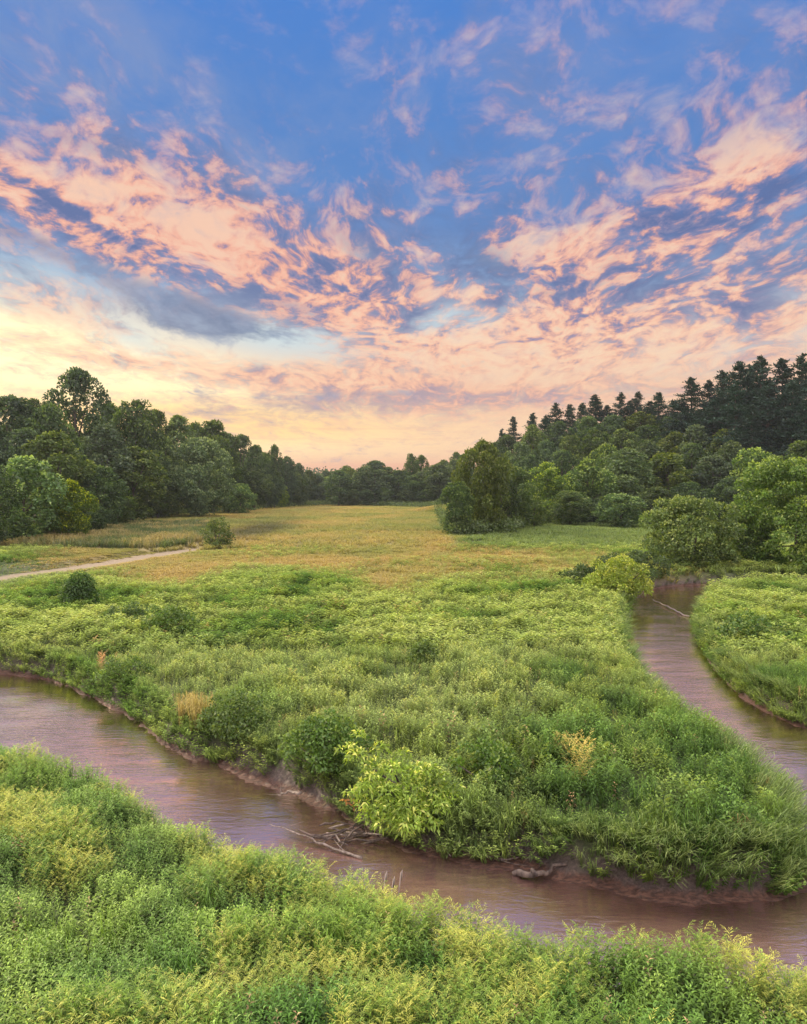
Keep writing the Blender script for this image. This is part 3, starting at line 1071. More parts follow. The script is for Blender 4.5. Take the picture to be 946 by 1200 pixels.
for i in range(5): pine_proto('pine%d' % i, 500 + i, 24, 11 + .8 * i, .10 + .02 * i)
TR = np.random.default_rng(77)


def tree(kind, px, Y, top, wpx, name, label, cat='tree', group=None, zbase=None):
    if kind.startswith('pine'): wpx *= 1.75
    """a tree at distance Y in photo column px whose tip stands at photo row `top`"""
    cr, tk, h, w = PROT[kind]
    x = (px - CX) / F * Y
    z0 = float(ground_z(np.array([x]), np.array([Y]), np.array([50.0]))[0]) - .15
    if zbase is not None: z0 = zbase
    hh = H + (HY - top) / F * Y - z0
    ww = wpx / F * Y
    e_ = link(name, None, None, (x, Y, z0))
    e_.rotation_euler = (0, 0, TR.uniform(0, 6.28))
    e_.scale = (ww / w, ww / w, hh / h)
    link('trunk', tk, e_)
    link('crown', cr, e_)
    prop(e_, label, cat, group)
    return e_


# --- left wood: front row (edge of the meadow), singled out
LAND, CROWD = [], []


def T(kind, px, Y, top, wpx, name, label, cat='tree', group=None, short=None):
    o = tree(kind, px, Y, top, wpx, name, label, cat, group)
    if group: CROWD.append((o, px, top, cat))
    elif short: LAND.append((short, px, top, cat))
    return o


T('bright1', 28, 112, 538, 105, 'bushy_tree', 'broad light green tree at the near left corner of the wood, edge of the frame', short='the light green corner tree')
T('bright3', 82, 118, 566, 62, 'bushy_tree', 'low yellow-green tree spilling forward at the foot of the near left wood')
T('oak1', -12, 100, 545, 80, 'broadleaf_tree', 'dark green tree cut by the frame edge beside the light green corner tree')
T('grey2', 62, 132, 508, 90, 'broadleaf_tree', 'dull green tree rising behind the light green corner tree of the left wood')
T('oak0', 118, 136, 548, 64, 'broadleaf_tree', 'dark rounded tree right of the low yellow-green tree at the wood edge')
T('grey0', 155, 165, 526, 84, 'broadleaf_tree', 'soft grey-green tree with drooping crown between the corner trees and the great domed tree')
T('dome0', 233, 205, 516, 96, 'domed_tree', 'great round domed tree standing forward of the left wood, lighter than its neighbours', short='the great domed tree')
T('bright2', 282, 232, 568, 36, 'small_tree', 'low rounded green tree at the right foot of the great domed tree')
T('grey3', 298, 262, 548, 44, 'broadleaf_tree', 'middle-sized tree just right of the great domed tree, behind the low rounded one')
T('bright0', 330, 300, 569, 20, 'small_tree', 'tiny pale green tree at the far end of the left wood edge')
T('oak2', 345, 318, 556, 32, 'broadleaf_tree', 'dark small tree beside the tiny pale one at the far end of the left wood', short='the dark small tree ending the left wood edge')
T('oak3', 318, 290, 556, 30, 'broadleaf_tree', 'dark tree left of the tiny pale tree at the far end of the left wood')
# second and skyline rows
T('oak2', 90, 168, 437, 86, 'tall_oak', 'tallest rounded tree on the left skyline, dark against the yellow glow', short='the tallest tree of the left skyline')
T('oak0', 14, 150, 468, 96, 'broadleaf_tree', 'dark skyline tree at the left frame edge with sunlit orange fringe')
T('oak3', 160, 190, 472, 74, 'broadleaf_tree', 'second highest skyline tree, right of the tallest rounded tree', short='the second highest tree of the left skyline')
T('grey1', 122, 160, 500, 78, 'broadleaf_tree', 'mid-slope tree below the gap between the two highest trees of the left skyline')
T('oak1', 58, 150, 478, 76, 'broadleaf_tree', 'mid-slope tree below and left of the tallest tree of the left skyline')
T('grey3', 208, 215, 490, 62, 'broadleaf_tree', 'skyline tree directly above the left side of the great domed tree')
T('oak0', 250, 235, 496, 66, 'broadleaf_tree', 'flat-topped dark skyline tree above the great domed tree', short='the flat-topped tree above the great dome')
T('oak2', 283, 262, 512, 46, 'broadleaf_tree', 'sloping skyline tree to the right of the great domed tree')
T('oak1', 322, 292, 523, 26, 'broadleaf_tree', 'small pointed tree standing up alone on the right end of the left skyline', short='the small pointed tree ending the left skyline')
LG = 'dense broadleaf trees of the left hillside wood'
for px, Y, top, wpx, kd in ((-40, 135, 474, 90, 'oak2'), (40, 185, 470, 70, 'oak3'), (128, 195, 476, 60, 'oak0'), (182, 210, 484, 54, 'oak2'), (228, 240, 498, 50, 'oak1'), (30, 138, 505, 70, 'oak0'),
                            (262, 262, 508, 44, 'oak3'), (300, 288, 524, 38, 'oak0'), (310, 300, 532, 34, 'oak2'), (336, 310, 536, 30, 'oak3'), (350, 325, 544, 28, 'grey1'), (362, 345, 552, 26, 'oak1'),
                            (178, 190, 530, 60, 'oak1'), (270, 245, 540, 44, 'oak0'), (190, 200, 515, 56, 'grey2'), (90, 148, 535, 60, 'oak3'), (312, 280, 550, 30, 'oak1'),
                            (-20, 115, 590, 60, 'oak3'), (138, 152, 575, 44, 'oak0'), (185, 190, 572, 46, 'oak2'), (268, 235, 575, 30, 'oak3'), (332, 306, 562, 26, 'oak0'), (110, 130, 590, 40, 'oak1'), (352, 330, 565, 24, 'oak3')):
    T(kd, px, Y, top, wpx, 'broadleaf_tree', 'dark green tree filling in among others on the left wooded slope', 'tree', LG)

# --- far wood closing the meadow
T('oak1', 397, 330, 552, 44, 'broadleaf_tree', 'dark round tree at the left end of the far wood across the meadow', short='the round tree starting the far wood')
T('grey1', 440, 335, 541, 58, 'broadleaf_tree', 'widest grey-green tree in the middle of the far wood', short='the widest tree of the far wood')
T('oak3', 482, 350, 533, 24, 'broadleaf_tree', 'pair-topped dark tree standing tallest in the far wood', short='the tallest tree of the far wood')
T('oak2', 494, 352, 535, 22, 'broadleaf_tree', 'narrow dark tree right beside the tallest tree of the far wood')
T('grey0', 515, 325, 545, 46, 'broadleaf_tree', 'grey-green tree at the right end of the far wood, next to the big bushy tree', short='the last grey-green tree of the far wood')
FG = 'hazy trees of the far wood'
for px, Y, top, wpx, kd in ((372, 350, 556, 26, 'grey2'), (384, 356, 560, 24, 'bright0'), (412, 352, 550, 30, 'grey3'), (424, 345, 550, 26, 'oak0'), (456, 345, 548, 30, 'grey2'), (468, 335, 552, 34, 'oak2'),
                            (500, 335, 549, 34, 'grey3'), (484, 330, 558, 34, 'oak0'), (532, 335, 540, 34, 'grey1'), (545, 350, 533, 34, 'oak1'), (535, 380, 531, 26, 'grey2'), (405, 395, 547, 30, 'grey0'), (436, 400, 543, 34, 'oak0'),
                            (382, 400, 552, 30, 'grey1'), (520, 400, 540, 34, 'oak3'), (362, 345, 563, 24, 'oak2'), (450, 326, 572, 24, 'oak1'), (430, 326, 574, 22, 'oak3'), (508, 335, 566, 30, 'oak0'), (522, 342, 560, 30, 'grey2'), (490, 330, 572, 24, 'oak1'), (500, 322, 574, 26, 'oak2'), (415, 328, 574, 22, 'grey3'), (475, 324, 575, 22, 'grey0')):
    T(kd, px, Y, top, wpx, 'broadleaf_tree', 'hazy grey-green tree in the band of far wood closing the meadow', 'tree', FG)

# --- big bushy tree group right of the meadow end
T('dome1', 566, 134, 519, 74, 'bushy_tree', 'big ragged dark tree standing forward at the right end of the golden meadow')
T('oak3', 536, 128, 566, 46, 'small_tree', 'low dense tree leaning out at the left foot of the big ragged tree')
T('grey2', 604, 146, 548, 58, 'broadleaf_tree', 'greyish tree right behind the big ragged tree, thin trunks showing', short='the greyish tree behind the ragged one')
T('oak2', 588, 140, 560, 44, 'broadleaf_tree', 'dark low tree between the big ragged tree and the greyish one')
# --- front row of the right wood
RF = ['bright0', 'bright1', 'bright2', 'bright3']
T('bright0', 642, 168, 545, 62, 'bushy_tree', 'rounded yellow-green tree next right of the greyish tree at the meadow edge')
T('bright3', 690, 172, 541, 72, 'bushy_tree', 'broad yellow-green tree with arched top in the front row of the right wood', short='the arched yellow-green tree')
T('grey0', 735, 182, 528, 72, 'broadleaf_tree', 'greener tree rising behind the broad arched yellow-green tree', short='the greener tree behind the arched one')
T('grey2', 782, 186, 532, 76, 'broadleaf_tree', 'spreading green tree above the tall hazel bush by the river bend', short='the spreading tree above the river bush')
T('grey3', 836, 186, 536, 74, 'broadleaf_tree', 'dark green tree between the river bush and the frame-edge tree, second row', short='the dark tree right of the river bush')
T('bright1', 884, 180, 528, 70, 'broadleaf_tree', 'green tree looking out over the tall tree at the right frame edge', short='the tree overlooking the frame-edge tree')
T('oak0', 940, 176, 520, 80, 'broadleaf_tree', 'dark tree behind the tall tree at the right frame edge')
T('bright0', 728, 150, 580, 66, 'round_bush', 'low rounded grey-green bush in front of the right wood, left of the river bush', 'bush')
T('grey2', 668, 158, 576, 60, 'round_bush', 'low dark bush at the foot of the yellow-green trees of the right wood', 'bush')
T('grey3', 626, 152, 582, 40, 'round_bush', 'small bush at the foot of the greyish tree at the meadow edge', 'bush')
T('grey1', 770, 160, 572, 60, 'round_bush', 'grey-green bush just left of and behind the river bush', 'bush')
RG = 'mixed trees on the middle of the right slope'
for px, Y, top, wpx, kd in ((610, 215, 520, 50, 'grey1'), (640, 210, 518, 50, 'oak1'), (668, 215, 512, 52, 'grey2'), (700, 220, 506, 52, 'oak3'), (728, 215, 505, 54, 'grey0'), (760, 222, 500, 54, 'oak0'), (790, 212, 508, 54, 'grey3'),
                            (815, 210, 500, 56, 'grey3'), (850, 205, 505, 60, 'grey1'), (880, 208, 502, 58, 'bright2'), (915, 200, 500, 60, 'grey2'), (950, 196, 500, 60, 'oak1'), (595, 240, 512, 40, 'oak2'), (625, 240, 500, 44, 'grey3'), (655, 245, 496, 46, 'oak0'),
                            (690, 245, 490, 46, 'oak2'), (720, 245, 488, 46, 'oak1'), (750, 245, 484, 50, 'grey0'), (785, 240, 490, 50, 'oak3'), (580, 260, 520, 40, 'grey0'), (660, 190, 530, 50, 'oak2'), (710, 196, 524, 50, 'bright1'), (812, 195, 522, 50, 'oak2'),
                            (860, 192, 520, 56, 'grey0'), (905, 176, 545, 60, 'oak3'), (760, 192, 518, 54, 'grey2'), (620, 190, 535, 44, 'oak3'), (860, 172, 560, 56, 'oak1'), (810, 172, 566, 50, 'oak0'), (700, 166, 585, 40, 'oak3')):
    T(kd, px, Y, top, wpx, 'broadleaf_tree', 'green broadleaf tree packed among others on the middle of the right slope', 'tree', RG)

# --- pines on the right ridge
for px, Y, top, wpx, kd, lb in ((602, 285, 488, 22, 'pine0', 'lone flat-topped pine at the lower left end of the right ridge' + '|the lone flat-topped pine'),
                                (624, 282, 484, 24, 'pine1', 'pine just right of the lone flat-topped one on the ridge end' + '|the second pine of the ridge end'),
                                (697, 262, 463, 38, 'pine3', 'widest pine midway along the right ridge skyline' + '|the widest mid-ridge pine'),
                                (728, 260, 460, 26, 'pine2', 'slim pine with open branches right of the widest mid-ridge pine'),
                                (748, 258, 459, 26, 'pine1', 'pine in the middle of the three open-branched ones on the skyline'),
                                (772, 256, 460, 32, 'pine4', 'rust-tinged open pine at the right of the three mid-ridge pines' + '|the rust-tinged open pine'),
                                (811, 225, 442, 42, 'pine0', 'first and leftmost of the tall near pines, pointed and standing clear' + '|the pointed clear-standing pine'),
                                (868, 212, 424, 56, 'pine4', 'tall dark pine cluster head near the highest part of the right ridge' + '|the tall dark pine near the top'),
                                (893, 208, 418, 58, 'pine3', 'highest broad pine of the right ridge' + '|the highest broad pine'),
                                (940, 205, 416, 56, 'pine2', 'tall dark pine cut by the right frame edge')):
    T(kd, px, Y, top, wpx, 'pine_tree', lb.split('|')[0], 'pine tree', short=(lb.split('|') + [None])[1])
PG = 'dark pines crowded on the right ridge'
for px, Y, top, wpx, kd in ((588, 295, 503, 22, 'pine2'), (640, 275, 488, 30, 'pine3'), (652, 272, 472, 28, 'pine0'), (668, 270, 474, 30, 'pine4'), (682, 268, 472, 26, 'pine1'), (712, 262, 475, 28, 'pine4'), (738, 262, 470, 28, 'pine3'), (762, 260, 470, 28, 'pine0'),
                            (790, 245, 470, 34, 'pine1'), (832, 225, 446, 40, 'pine3'), (848, 220, 434, 44, 'pine1'), (880, 222, 428, 50, 'pine2'), (918, 210, 420, 56, 'pine0'), (862, 205, 450, 48, 'pine2'), (900, 200, 450, 54, 'pine1'), (930, 198, 446, 52, 'pine4'),
                            (838, 212, 468, 44, 'pine4'), (818, 216, 480, 42, 'pine3'), (965, 200, 425, 60, 'pine3'), (640, 262, 505, 34, 'pine1'), (700, 250, 495, 30, 'pine2'), (880, 198, 475, 50, 'pine3'), (945, 192, 470, 50, 'pine1'), (800, 225, 470, 40, 'pine2')):
    T(kd, px, Y, top, wpx, 'pine_tree', 'dark pine crowded among the others on the right ridge', 'pine tree', PG)

# members of the crowded belts: say where each stands by the nearest tree that is singled out above
for o, px, top, cat in CROWD:
    c_ = [l for l in LAND if l[3] == cat]
    sh, lx, lt, _ = min(c_, key=lambda l: ((l[1] - px) ** 2 + 1.5 * (l[2] - top) ** 2))
    dx_, dy_ = px - lx, top - lt
    side = 'left of' if dx_ < -14 else 'right of' if dx_ > 14 else ''
    vert = 'far below' if dy_ > 48 else 'below' if dy_ > 14 else 'above' if dy_ < -12 else ''
    rel = (vert + ' and ' + side) if side and vert else (side or vert or 'pressed against')
    far = 'farther ' if side and abs(dx_) > 40 else ''
    o['label'] = ('dark crowded pine ' if cat == 'pine tree' else 'hazy tree ' if 'hazy' in o['group'] else 'crowded tree ') + far + rel + ' ' + sh
# --- distant ridge woods (a single far mass)
rr = np.random.default_rng(12)
n = 60000
x = rr.uniform(-560, 560, n)
y = rr.uniform(430, 860, n)
k = np.abs(x) < .62 * y
x, y = x[k], y[k]
z = ground_z(x, y, np.full(len(x), 99.0)) + rr.uniform(0, 13, len(x)) * (0.45 + .75 * vnoise(x / 11, y / 11, 4))
o_ = unit(rr.normal(0, 1, (len(x), 3)))
L_ = rr.uniform(1.8, 3.4, len(x))
prop(link('distant_woods', quad_mesh('distant_woods', leaf_quads(np.stack([x, y, z], 1), o_, rr.normal(0, 1, o_.shape), L_, L_ * .7),
     np.array([0.05, 0.08, 0.03])[None] * rr.uniform(.7, 1.3, (len(x), 1)), M_leaf)), 'far bluish wooded ridge beyond the valley end', 'woods', None, 'stuff')
# undergrowth along the feet of the woods
px_ = np.concatenate([rr.uniform(-30, 380, 2600), rr.uniform(360, 560, 1500), rr.uniform(505, 960, 2600)])
ed = np.interp(px_, [-30, 0, 60, 110, 150, 230, 300, 350, 380, 450, 510, 530, 600, 620, 700, 760, 960], [640, 637, 632, 622, 612, 603, 598, 594, 593, 594, 596, 628, 626, 616, 613, 611, 612])
y = 8 * F / (ed - HY) * rr.uniform(.97, 1.07, len(px_))
x = (px_ - CX) / F * y
cl = np.stack([x, y, ground_z(x, y, np.full(len(x), 50.0)) + rr.uniform(.2, 1.6, len(x)), rr.uniform(.7, 1.5, len(x))], 1)
Vq, Cq = crown_quads(cl, 1.6, .42, rr, (0.075, 0.115, 0.035), (0.13, 0.17, 0.055))
prop(link('woodland_undergrowth', quad_mesh('woodland_undergrowth', Vq, Cq, M_leaf)), 'low tangled undergrowth along the feet of the woods', 'undergrowth', None, 'stuff')


# ------------------------------------------------------------------ single bushes and small trees
def plant(name, label, cat, loc, clumps, leaf, dens, col, tip, trunk=None, seed=0, group=None, mat=None):
    r = np.random.default_rng(seed)
    x, y = loc
    for _ in range(60):
        d0, d1, d2 = sdf(river, np.array([x, x + .05, x]), np.array([y, y, y + .05]))
        if d0 >= 0.6: break
        x, y = x + (d1 - d0) / .05 * .12, y + (d2 - d0) / .05 * .12
    z0 = float(ground_z(np.array([x]), np.array([y]))[0])
    z0 = max(z0, WZ)
    e_ = link(name, None, None, (x, y, z0))
    prop(e_, label, cat, group)
    Vq, Cq = crown_quads(clumps, dens, leaf, r, col, tip)
    link('foliage' if cat != 'tree' else 'crown', quad_mesh('foliage', Vq, Cq, mat or M_leaf), e_)
    if trunk is None:
        trunk = []
        for c_ in clumps[::max(1, len(clumps) // 8)]:
            trunk.append(([(r.normal(0, .08), r.normal(0, .08), -.3), (c_[0] * .45, c_[1] * .45, c_[2] * .55), tuple(c_[:3])], [.035 + .012 * c_[2], .025 + .008 * c_[2], .01]))
    link('stem' if cat != 'tree' else 'trunk', tubes_mesh('stem', trunk, M_bark, 6), e_)
    return e_


def dome(r, rx, ry, h, K, cr, low=.12):
    out_ = []
    for k in range(K):
        t = (k + .5) / K
        zz = low + (1 - low) * t
        pr = math.sqrt(max(0.02, 1 - max(0, (zz - .35) / .68) ** 2)) if zz > .35 else .75 + .25 * zz / .35
        a0 = k * 2.399 + r.uniform(-.4, .4)
        q = r.uniform(.5, 1.05)
        c_ = r.uniform(*cr)
        if r.uniform() < .3: q, c_ = r.uniform(1.0, 1.28), c_ * r.uniform(.45, .65)
        out_.append((rx * pr * q * math.cos(a0), ry * pr * q * math.sin(a0), max(c_ * .6, zz * h * (1 + (.10 if q > 1 else 0)) - c_ * .5), c_))
    return out_


rb = np.random.default_rng(5)
x, y = at(812, 75)[:2]
plant('river_bush', 'large rounded grey-green bush on the outer bank of the river bend', 'bush', (x, y), dome(rb, 4.1, 3.2, 6.6, 60, (.75, 1.4)), .24, 26, (0.10, 0.155, 0.038), (0.23, 0.28, 0.07), seed=1)
x, y = at(872, 79)[:2]
plant('leafy_shrub', 'dull green shrub filling the gap between the river bush and the tall edge tree', 'bush', (x, y), dome(rb, 2.6, 2.4, 5.0, 30, (.75, 1.2)), .25, 26, (0.075, 0.125, 0.034), (0.13, 0.18, 0.05), seed=2)
x, y = at(934, 77)[:2]
e_ = plant('box_elder_tree', 'tall light green tree with layered leaf sprays at the right frame edge', 'tree', (x, y), dome(rb, 5.6, 4.4, 10.4, 90, (.9, 1.5), .10), .26, 24, (0.095, 0.17, 0.030), (0.25, 0.33, 0.065),
           limb_paths(rb, 9.8, 10, dome(rb, 4.2, 4, 9, 14, (.5, .8)), 9, .2), seed=3)
x, y = at(731, 57)[:2]
plant('yellow_green_bush', 'small bright yellow-green bush leaning over the head of the right river arm', 'bush', (x, y), dome(rb, 2.2, 1.7, 2.7, 30, (.42, .72)), .17, 24, (0.20, 0.27, 0.038), (0.44, 0.46, 0.08), seed=4)
for px, Y, h_, w_, lb in ((690, 62, 1.5, 2.0, 'dark low shrub left of the bright yellow-green bush'), (728, 66, 2.0, 2.4, 'dark shrub rising just behind the bright yellow-green bush'), (755, 69, 2.1, 2.0, 'dark shrub between the yellow-green bush and the large river bush')):
    x, y = at(px, Y)[:2]
    plant('dark_shrub', lb, 'shrub', (x, y), dome(rb, w_, w_ * .7, h_, 18, (.45, .75)), .2, 24, (0.055, 0.09, 0.028), (0.09, 0.13, 0.04), seed=int(px))
x, y = at(255, 103)[:2]
plant('round_small_tree', 'lone small round tree standing at the end of the sandy track', 'tree', (x, y), dome(rb, 1.7, 1.6, 3.7, 22, (.5, .85), .1), .24, 24, (0.08, 0.12, 0.028), (0.17, 0.20, 0.05), seed=8)
for px, py, h_, w_, c1, c2, nm, lb in ((92, 716, 2.2, .6, (0.06, 0.12, 0.03), (0.11, 0.17, 0.04), 'upright_shrub', 'upright dark shrub poking out of the meadow weeds below the sandy track'),
                                       (198, 748, 1.6, 1.3, (0.09, 0.16, 0.03), (0.17, 0.23, 0.055), 'leafy_shrub', 'rounded leafy shrub in the meadow between the far left bank and the golden grass'),
                                       (130, 800, .9, 1.1, (0.095, 0.165, 0.035), (0.2, 0.28, 0.06), 'leafy_shrub', 'low green shrub on the far bank above the pink water'),
                                       (496, 788, 1.15, .42, (0.10, 0.16, 0.035), (0.20, 0.27, 0.06), 'upright_shrub', 'slim shrub standing alone in the middle of the green meadow'),
                                       (245, 868, 1.2, .9, (0.09, 0.15, 0.035), (0.16, 0.22, 0.05), 'leafy_shrub', 'bushy clump on the far bank near the tan grass clump'),
                                       (368, 905, 1.5, .9, (0.085, 0.16, 0.03), (0.18, 0.26, 0.05), 'leafy_shrub', 'dark leafy shrub on the bank edge left of the overhanging sapling'),
                                       (575, 925, 1.2, 1.0, (0.085, 0.16, 0.03), (0.18, 0.26, 0.05), 'leafy_shrub', 'green shrub on the bank just right of the overhanging sapling'),
                                       (150, 735, 1.2, 1.5, (0.075, 0.13, 0.035), (0.14, 0.20, 0.05), 'leafy_shrub', 'low spreading shrub between the upright dark shrub and the rounded leafy one'),
                                       (880, 752, 1.4, 1.6, (0.08, 0.15, 0.035), (0.17, 0.24, 0.055), 'leafy_shrub', 'green mound of leaves on the right bank beside the river arm')):
    x, y = gp(px, py, 0.0)
    plant(nm, lb, 'shrub', (x, y), dome(rb, w_, w_ * .8, h_, 20, (.22 * h_, .34 * h_)), .095 if y < 36 else .14, 20, c1, c2, seed=int(px))

# the sapling that leans over the water
cl = []
for px, py, rr_, yy in ((468, 958, .34, 21.3), (445, 950, .28, 21.4), (492, 950, .28, 21.4), (455, 930, .34, 21.6), (482, 928, .32, 21.7), (430, 925, .26, 21.8), (508, 932, .26, 21.8), (462, 905, .30, 22.0), (440, 900, .26, 22.1),
                        (490, 905, .26, 22.1), (418, 888, .22, 22.4), (472, 885, .22, 22.4), (446, 878, .22, 22.5), (412, 876, .16, 22.6), (520, 925, .20, 22.0), (425, 942, .20, 21.6), (470, 970, .26, 21.1), (448, 966, .22, 21.2), (528, 935, .20, 21.6), (520, 912, .18, 21.8), (510, 968, .18, 21.2), (400, 880, .14, 22.0), (515, 945, .24, 21.4), (535, 925, .16, 21.6), (500, 965, .24, 21.2), (480, 965, .28, 21.1), (430, 958, .24, 21.3), (412, 930, .18, 21.6), (485, 915, .28, 21.8), (438, 915, .26, 21.8), (505, 905, .20, 22.0), (500, 915, .22, 22.2), (505, 950, .2, 21.5),
                        (422, 862, .14, 22.8), (456, 945, .34, 21.3), (478, 945, .34, 21.3)):
    x, y, _ = at(px, yy * .872)
    cl.append((x, y, H + (HY - py) / F * yy * .872, rr_ * 1.2))
bx_, by_ = at(470, 20.0)[:2]
bz = float(ground_z(np.array([bx_]), np.array([by_]))[0])
cl = [(c_[0] - bx_, c_[1] - by_, c_[2] - bz, c_[3]) for c_ in cl]
e_ = link('overhanging_sapling', None, None, (bx_, by_, bz))
prop(e_, 'bright yellow-green sapling leaning from the bank over the driftwood in the river', 'sapling')
Vq, Cq = crown_quads([(c_[0], c_[1], c_[2], c_[3] * r.uniform(.6, .95)) for c_ in cl], 40, .13, np.random.default_rng(9), (0.24, 0.35, 0.05), (0.64, 0.66, 0.16), .8, .25, .34, .3)
link('foliage', quad_mesh('foliage', Vq, Cq, M_leaf), e_)
link('trunk', tubes_mesh('trunk', [([(0, .1, -.3), (0, -.2, .35), tuple(np.array(cl[i][:3]) * .6 + [0, 0, .1]), cl[i][:3]], [.05, .04, .025, .01]) for i in (0, 3, 4, 7, 10, 14, 16)], M_bark, 6), e_)
# its dead orange spray at the left
cl = [(*np.array(at(416, 18.9, H + (HY - 945) / F * 18.9)), .13), (*np.array(at(406, 18.9, H + (HY - 938) / F * 18.9)), .09)]
Vq, Cq = crown_quads([(c_[0] - bx_, c_[1] - by_, c_[2] - bz, c_[3]) for c_ in cl], 7, .09, np.random.default_rng(10), (0.40, 0.20, 0.07), (0.5, 0.3, 0.1))
prop(link('withered_leaves', quad_mesh('withered_leaves', Vq, Cq, M_leaf), e_), 'withered orange leaves at the sapling\'s left side')

# yellow-leaved and tan weed clumps
for px, py, hs, c1, c2, nm, lb, kind in ((682, 940, 1.25, (0.36, 0.34, 0.08), (0.5, 0.45, 0.13), 'yellow_weed', 'pale yellow weed spire standing out of the deep green tip of land', 'p'),
                                         (662, 905, .8, (0.34, 0.33, 0.09), (0.5, 0.45, 0.13), 'yellow_weed', 'smaller pale yellow weed behind the yellow spire', 'p'),
                                         (104, 800, 1.0, (0.36, 0.22, 0.10), (0.5, 0.32, 0.15), 'tan_weed', 'rust-orange weed clump on the far bank above the pink water', 'p'),
                                         (222, 862, 1.1, (0.28, 0.24, 0.09), (0.42, 0.34, 0.15), 'dry_grass_clump', 'tan dry grass clump leaning over the far bank', 'g'),
                                         (215, 850, 1.0, (0.30, 0.25, 0.10), (0.42, 0.34, 0.15), 'dry_grass_clump', 'smaller tan grass clump just behind the leaning one', 'g'),
                                         (740, 770, .9, (0.22, 0.2, 0.09), (0.3, 0.26, 0.12), 'reed_clump', 'thin reed clump growing in the right river arm', 'g')):
    z0 = WZ if nm == 'reed_clump' else 0.0
    x, y = gp(px, py, z0)
    while nm != 'reed_clump' and sdf(river, np.array([x]), np.array([y]))[0] < 0.4: y += 0.2
    if nm != 'reed_clump': z0 = float(ground_z(np.array([x]), np.array([y]))[0])
    r = np.random.default_rng(int(px))
    n = 12 if kind == 'p' else 14
    dx_, dy_ = r.normal(0, .18, n), r.normal(0, .18, n)
    Vq, Cq = scatter(plumes if kind == 'p' else grasses, dx_, dy_, 0 * dx_, np.full(n, hs), np.full(n, hs * 1.25), lerp3(c1, c2, r.uniform(0, 1, n)), int(px))
    prop(link(nm, quad_mesh(nm, Vq, Cq, M_leaf), None, (x, y, z0)), lb, 'weed')

# dry reed stems on the near bank
r = np.random.default_rng(31)
for px, top, lb in ((447, 1024, 'leftmost of three dry reed stems on the near bank'), (456, 1030, 'middle one of three dry reed stems on the near bank'), (465, 1022, 'tallest, rightmost of three dry reed stems on the near bank')):
    x, y = at(px, 15.6)[:2]
    z0 = float(ground_z(np.array([x]), np.array([y]))[0])
    zt = H + (HY - top) / F * y
    st = [([(0, 0, -.1), (.02, 0, (zt - z0) * .5), (.09, 0, zt - z0)], [.010, .009, .012]), ([(.09, 0, zt - z0 - .16), (.1, 0, zt - z0 - .06), (.115, 0, zt - z0 + .05)], [.014, .022, .006])]
    prop(link('dry_reed', tubes_mesh('dry_reed', st, M_drift, 6), None, (x, y, z0)), lb, 'reed', 'dry reed stems on the near bank')


# ------------------------------------------------------------------ driftwood
def stick(name, label, pts, rad, mat, cat='branch', group=None, twigs=0, seed=0):
    """pts: (px, py, z) photo places on level z"""
    r = np.random.default_rng(seed)
    W3 = []
    for px, py, z in pts:
        x, y = gp(px, py, z)
        W3.append(np.array([x, y, z]))
    o0 = W3[0].copy()
    loc = [w - o0 for w in W3]
    # add wobble points
    path, rd = [], []
    wob = rad * (.45 if rad < .1 else .12)
    for i in range(len(loc) - 1):
        for t in np.linspace(0, 1, 5, endpoint=False):
            p = loc[i] * (1 - t) + loc[i + 1] * t
            path.append(tuple(p + r.normal(0, wob, 3)))
            rd.append(rad * (1 - (.72 if rad < .1 else .3) * (i + t) / (len(loc) - 1)) * r.uniform(.9, 1.1))
    if rad >= .08: rd[0], rd[1] = rad * .45, rad * .85
    path.append(tuple(loc[-1]))
    rd.append(rad * (.22 if rad < .1 else .45))
    lst = [(path, rd)]
    for k in range(twigs):
        i = r.integers(2, len(path) - 1)
        p = np.array(path[i])
        d = r.normal(0, 1, 3) * [1, 1, .5]
        d[2] = abs(d[2]) * .7
        L_ = r.uniform(.25, .7)
        lst.append(([tuple(p), tuple(p + d * L_ * .5), tuple(p + d * L_ + [0, 0, .06])], [rd[i] * .5, rd[i] * .35, rd[i] * .12]))
    return prop(link(name, tubes_mesh(name, lst, mat, 7), None, tuple(o0)), label, cat, group)


stick('bleached_branch', 'long bleached branch slanting out of the driftwood pile across the water', [(424, 1006, WZ + .02), (380, 990, WZ + .10), (345, 975, WZ + .14), (316, 966, WZ + .18)], .034, M_drift, twigs=4, seed=1)
stick('grey_log', 'thick grey log lying on the mud right of the sapling', [(600, 1022, WZ + .06), (622, 1026, WZ + .10), (644, 1022, WZ + .16), (664, 1010, WZ + .34)], .09, M_wet, 'log', seed=2)
stick('bleached_pole', 'straight pale pole lying aslant across the head of the right river arm', [(806, 722, WZ + .08), (786, 713, WZ + .10), (765, 702, WZ + .14)], .07, M_drift, 'pole', seed=3)
stick('broken_stick', 'short broken stick on the grey mud left of the driftwood pile', [(354, 930, WZ + .3), (338, 927, WZ + .22), (326, 932, WZ + .12)], .05, M_drift, twigs=2, seed=4)
stick('root_stick', 'crooked stick reaching from the bank right of the sapling', [(560, 972, WZ + .5), (530, 970, WZ + .35), (506, 976, WZ + .15)], .05, M_wet, twigs=5, seed=5)
stick('root_stick', 'low pale stick in the water just below the crooked one', [(505, 985, WZ + .04), (522, 992, WZ + .08), (545, 1000, WZ + .12)], .045, M_drift, twigs=3, seed=6)
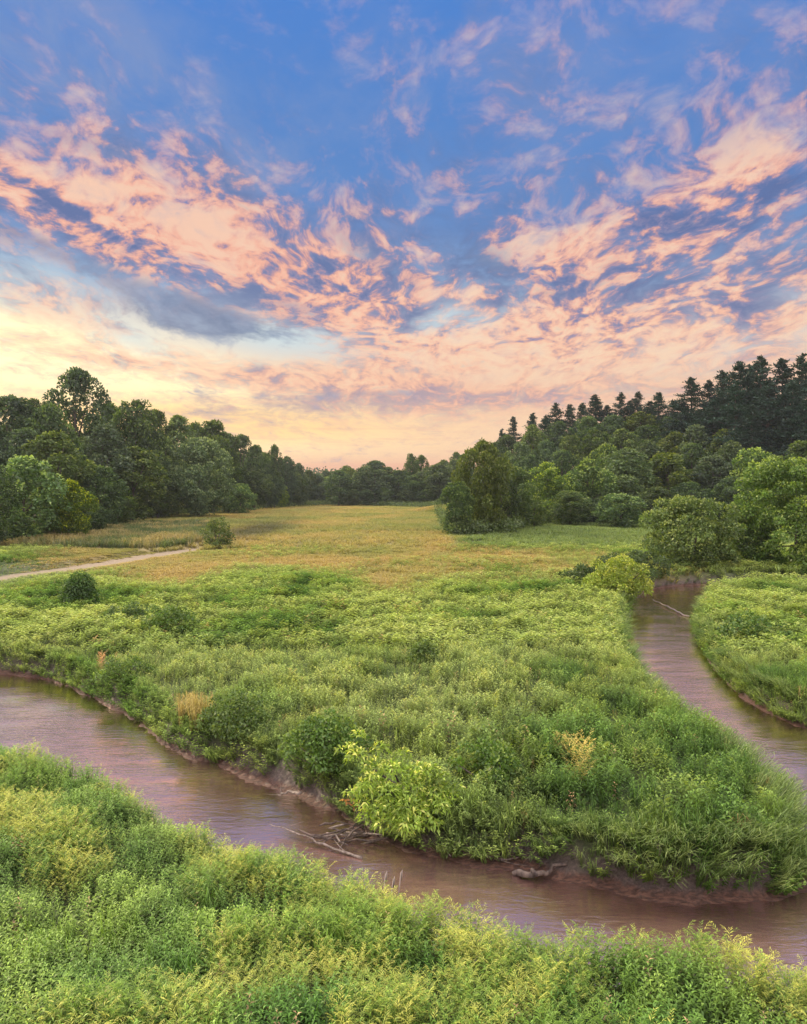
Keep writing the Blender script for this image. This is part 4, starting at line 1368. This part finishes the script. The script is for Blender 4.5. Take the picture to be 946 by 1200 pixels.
stick('root_stick', 'grey stick lying along the mud foot between sapling and log', [(560, 1003, WZ + .12), (590, 1006, WZ + .16), (618, 1003, WZ + .22)], .035, M_wet, twigs=2, seed=7)
stick('bare_twig', 'short bare twig on the far left waterline', [(84, 800, WZ + .12), (96, 797, WZ + .2), (104, 799, WZ + .25)], .03, M_drift, seed=8)
stick('dangling_root', 'pale root hanging down the cut bank at the tip of land', [(770, 1018, WZ + .3), (774, 1002, WZ + .8), (772, 985, WZ + 1.2)], .06, M_drift, 'root', twigs=3, seed=9)
e_ = link('driftwood_pile', None, None, (*gp(408, 985, WZ), WZ))
prop(e_, 'dark tangle of driftwood sticks caught below the sapling', 'driftwood')
r = np.random.default_rng(14)
for k in range(26):
    cx_, cy_ = r.uniform(-.75, .65), r.uniform(-.35, .55)
    a0 = r.normal(.25, .55)
    L_ = r.uniform(.5, 1.3)
    z_ = r.uniform(.02, .38) * (1 - abs(cx_) * .6)
    d = np.array([math.cos(a0), math.sin(a0), r.normal(0, .16)]) * L_ / 2
    p = np.array([cx_, cy_, z_])
    rd_ = r.uniform(.012, .034)
    link('stick', tubes_mesh('stick', [([tuple(p - d), tuple(p - d * .3 + r.normal(0, .04, 3)), tuple(p + d * .3 + r.normal(0, .04, 3)), tuple(p + d)], [rd_ * .6, rd_, rd_ * .85, rd_ * .3])], M_wet if k % 6 else M_drift, 6), e_)

# ------------------------------------------------------------------ haze
HAZE = 0.00012
bm_v = [(x_, y_, z_) for z_ in (-6, 120) for x_, y_ in ((-1100, -330), (1100, -330), (1100, 1250), (-1100, 1250))]
me = bpy.data.meshes.new('haze')
me.from_pydata(bm_v, [], [(0, 3, 2, 1), (4, 5, 6, 7), (0, 1, 5, 4), (1, 2, 6, 5), (2, 3, 7, 6), (3, 0, 4, 7)])
m, nt = new_mat('haze_air')
pv = node(nt, 'ShaderNodeVolumePrincipled', Density=HAZE, Color=(0.80, 0.84, 0.90, 1), Anisotropy=0.3)
o_ = nt.nodes.new('ShaderNodeOutputMaterial')
nt.links.new(pv.outputs[0], o_.inputs['Volume'])
me.materials.append(m)
if HAZE > 0: prop(link('haze', me), kind='stuff')
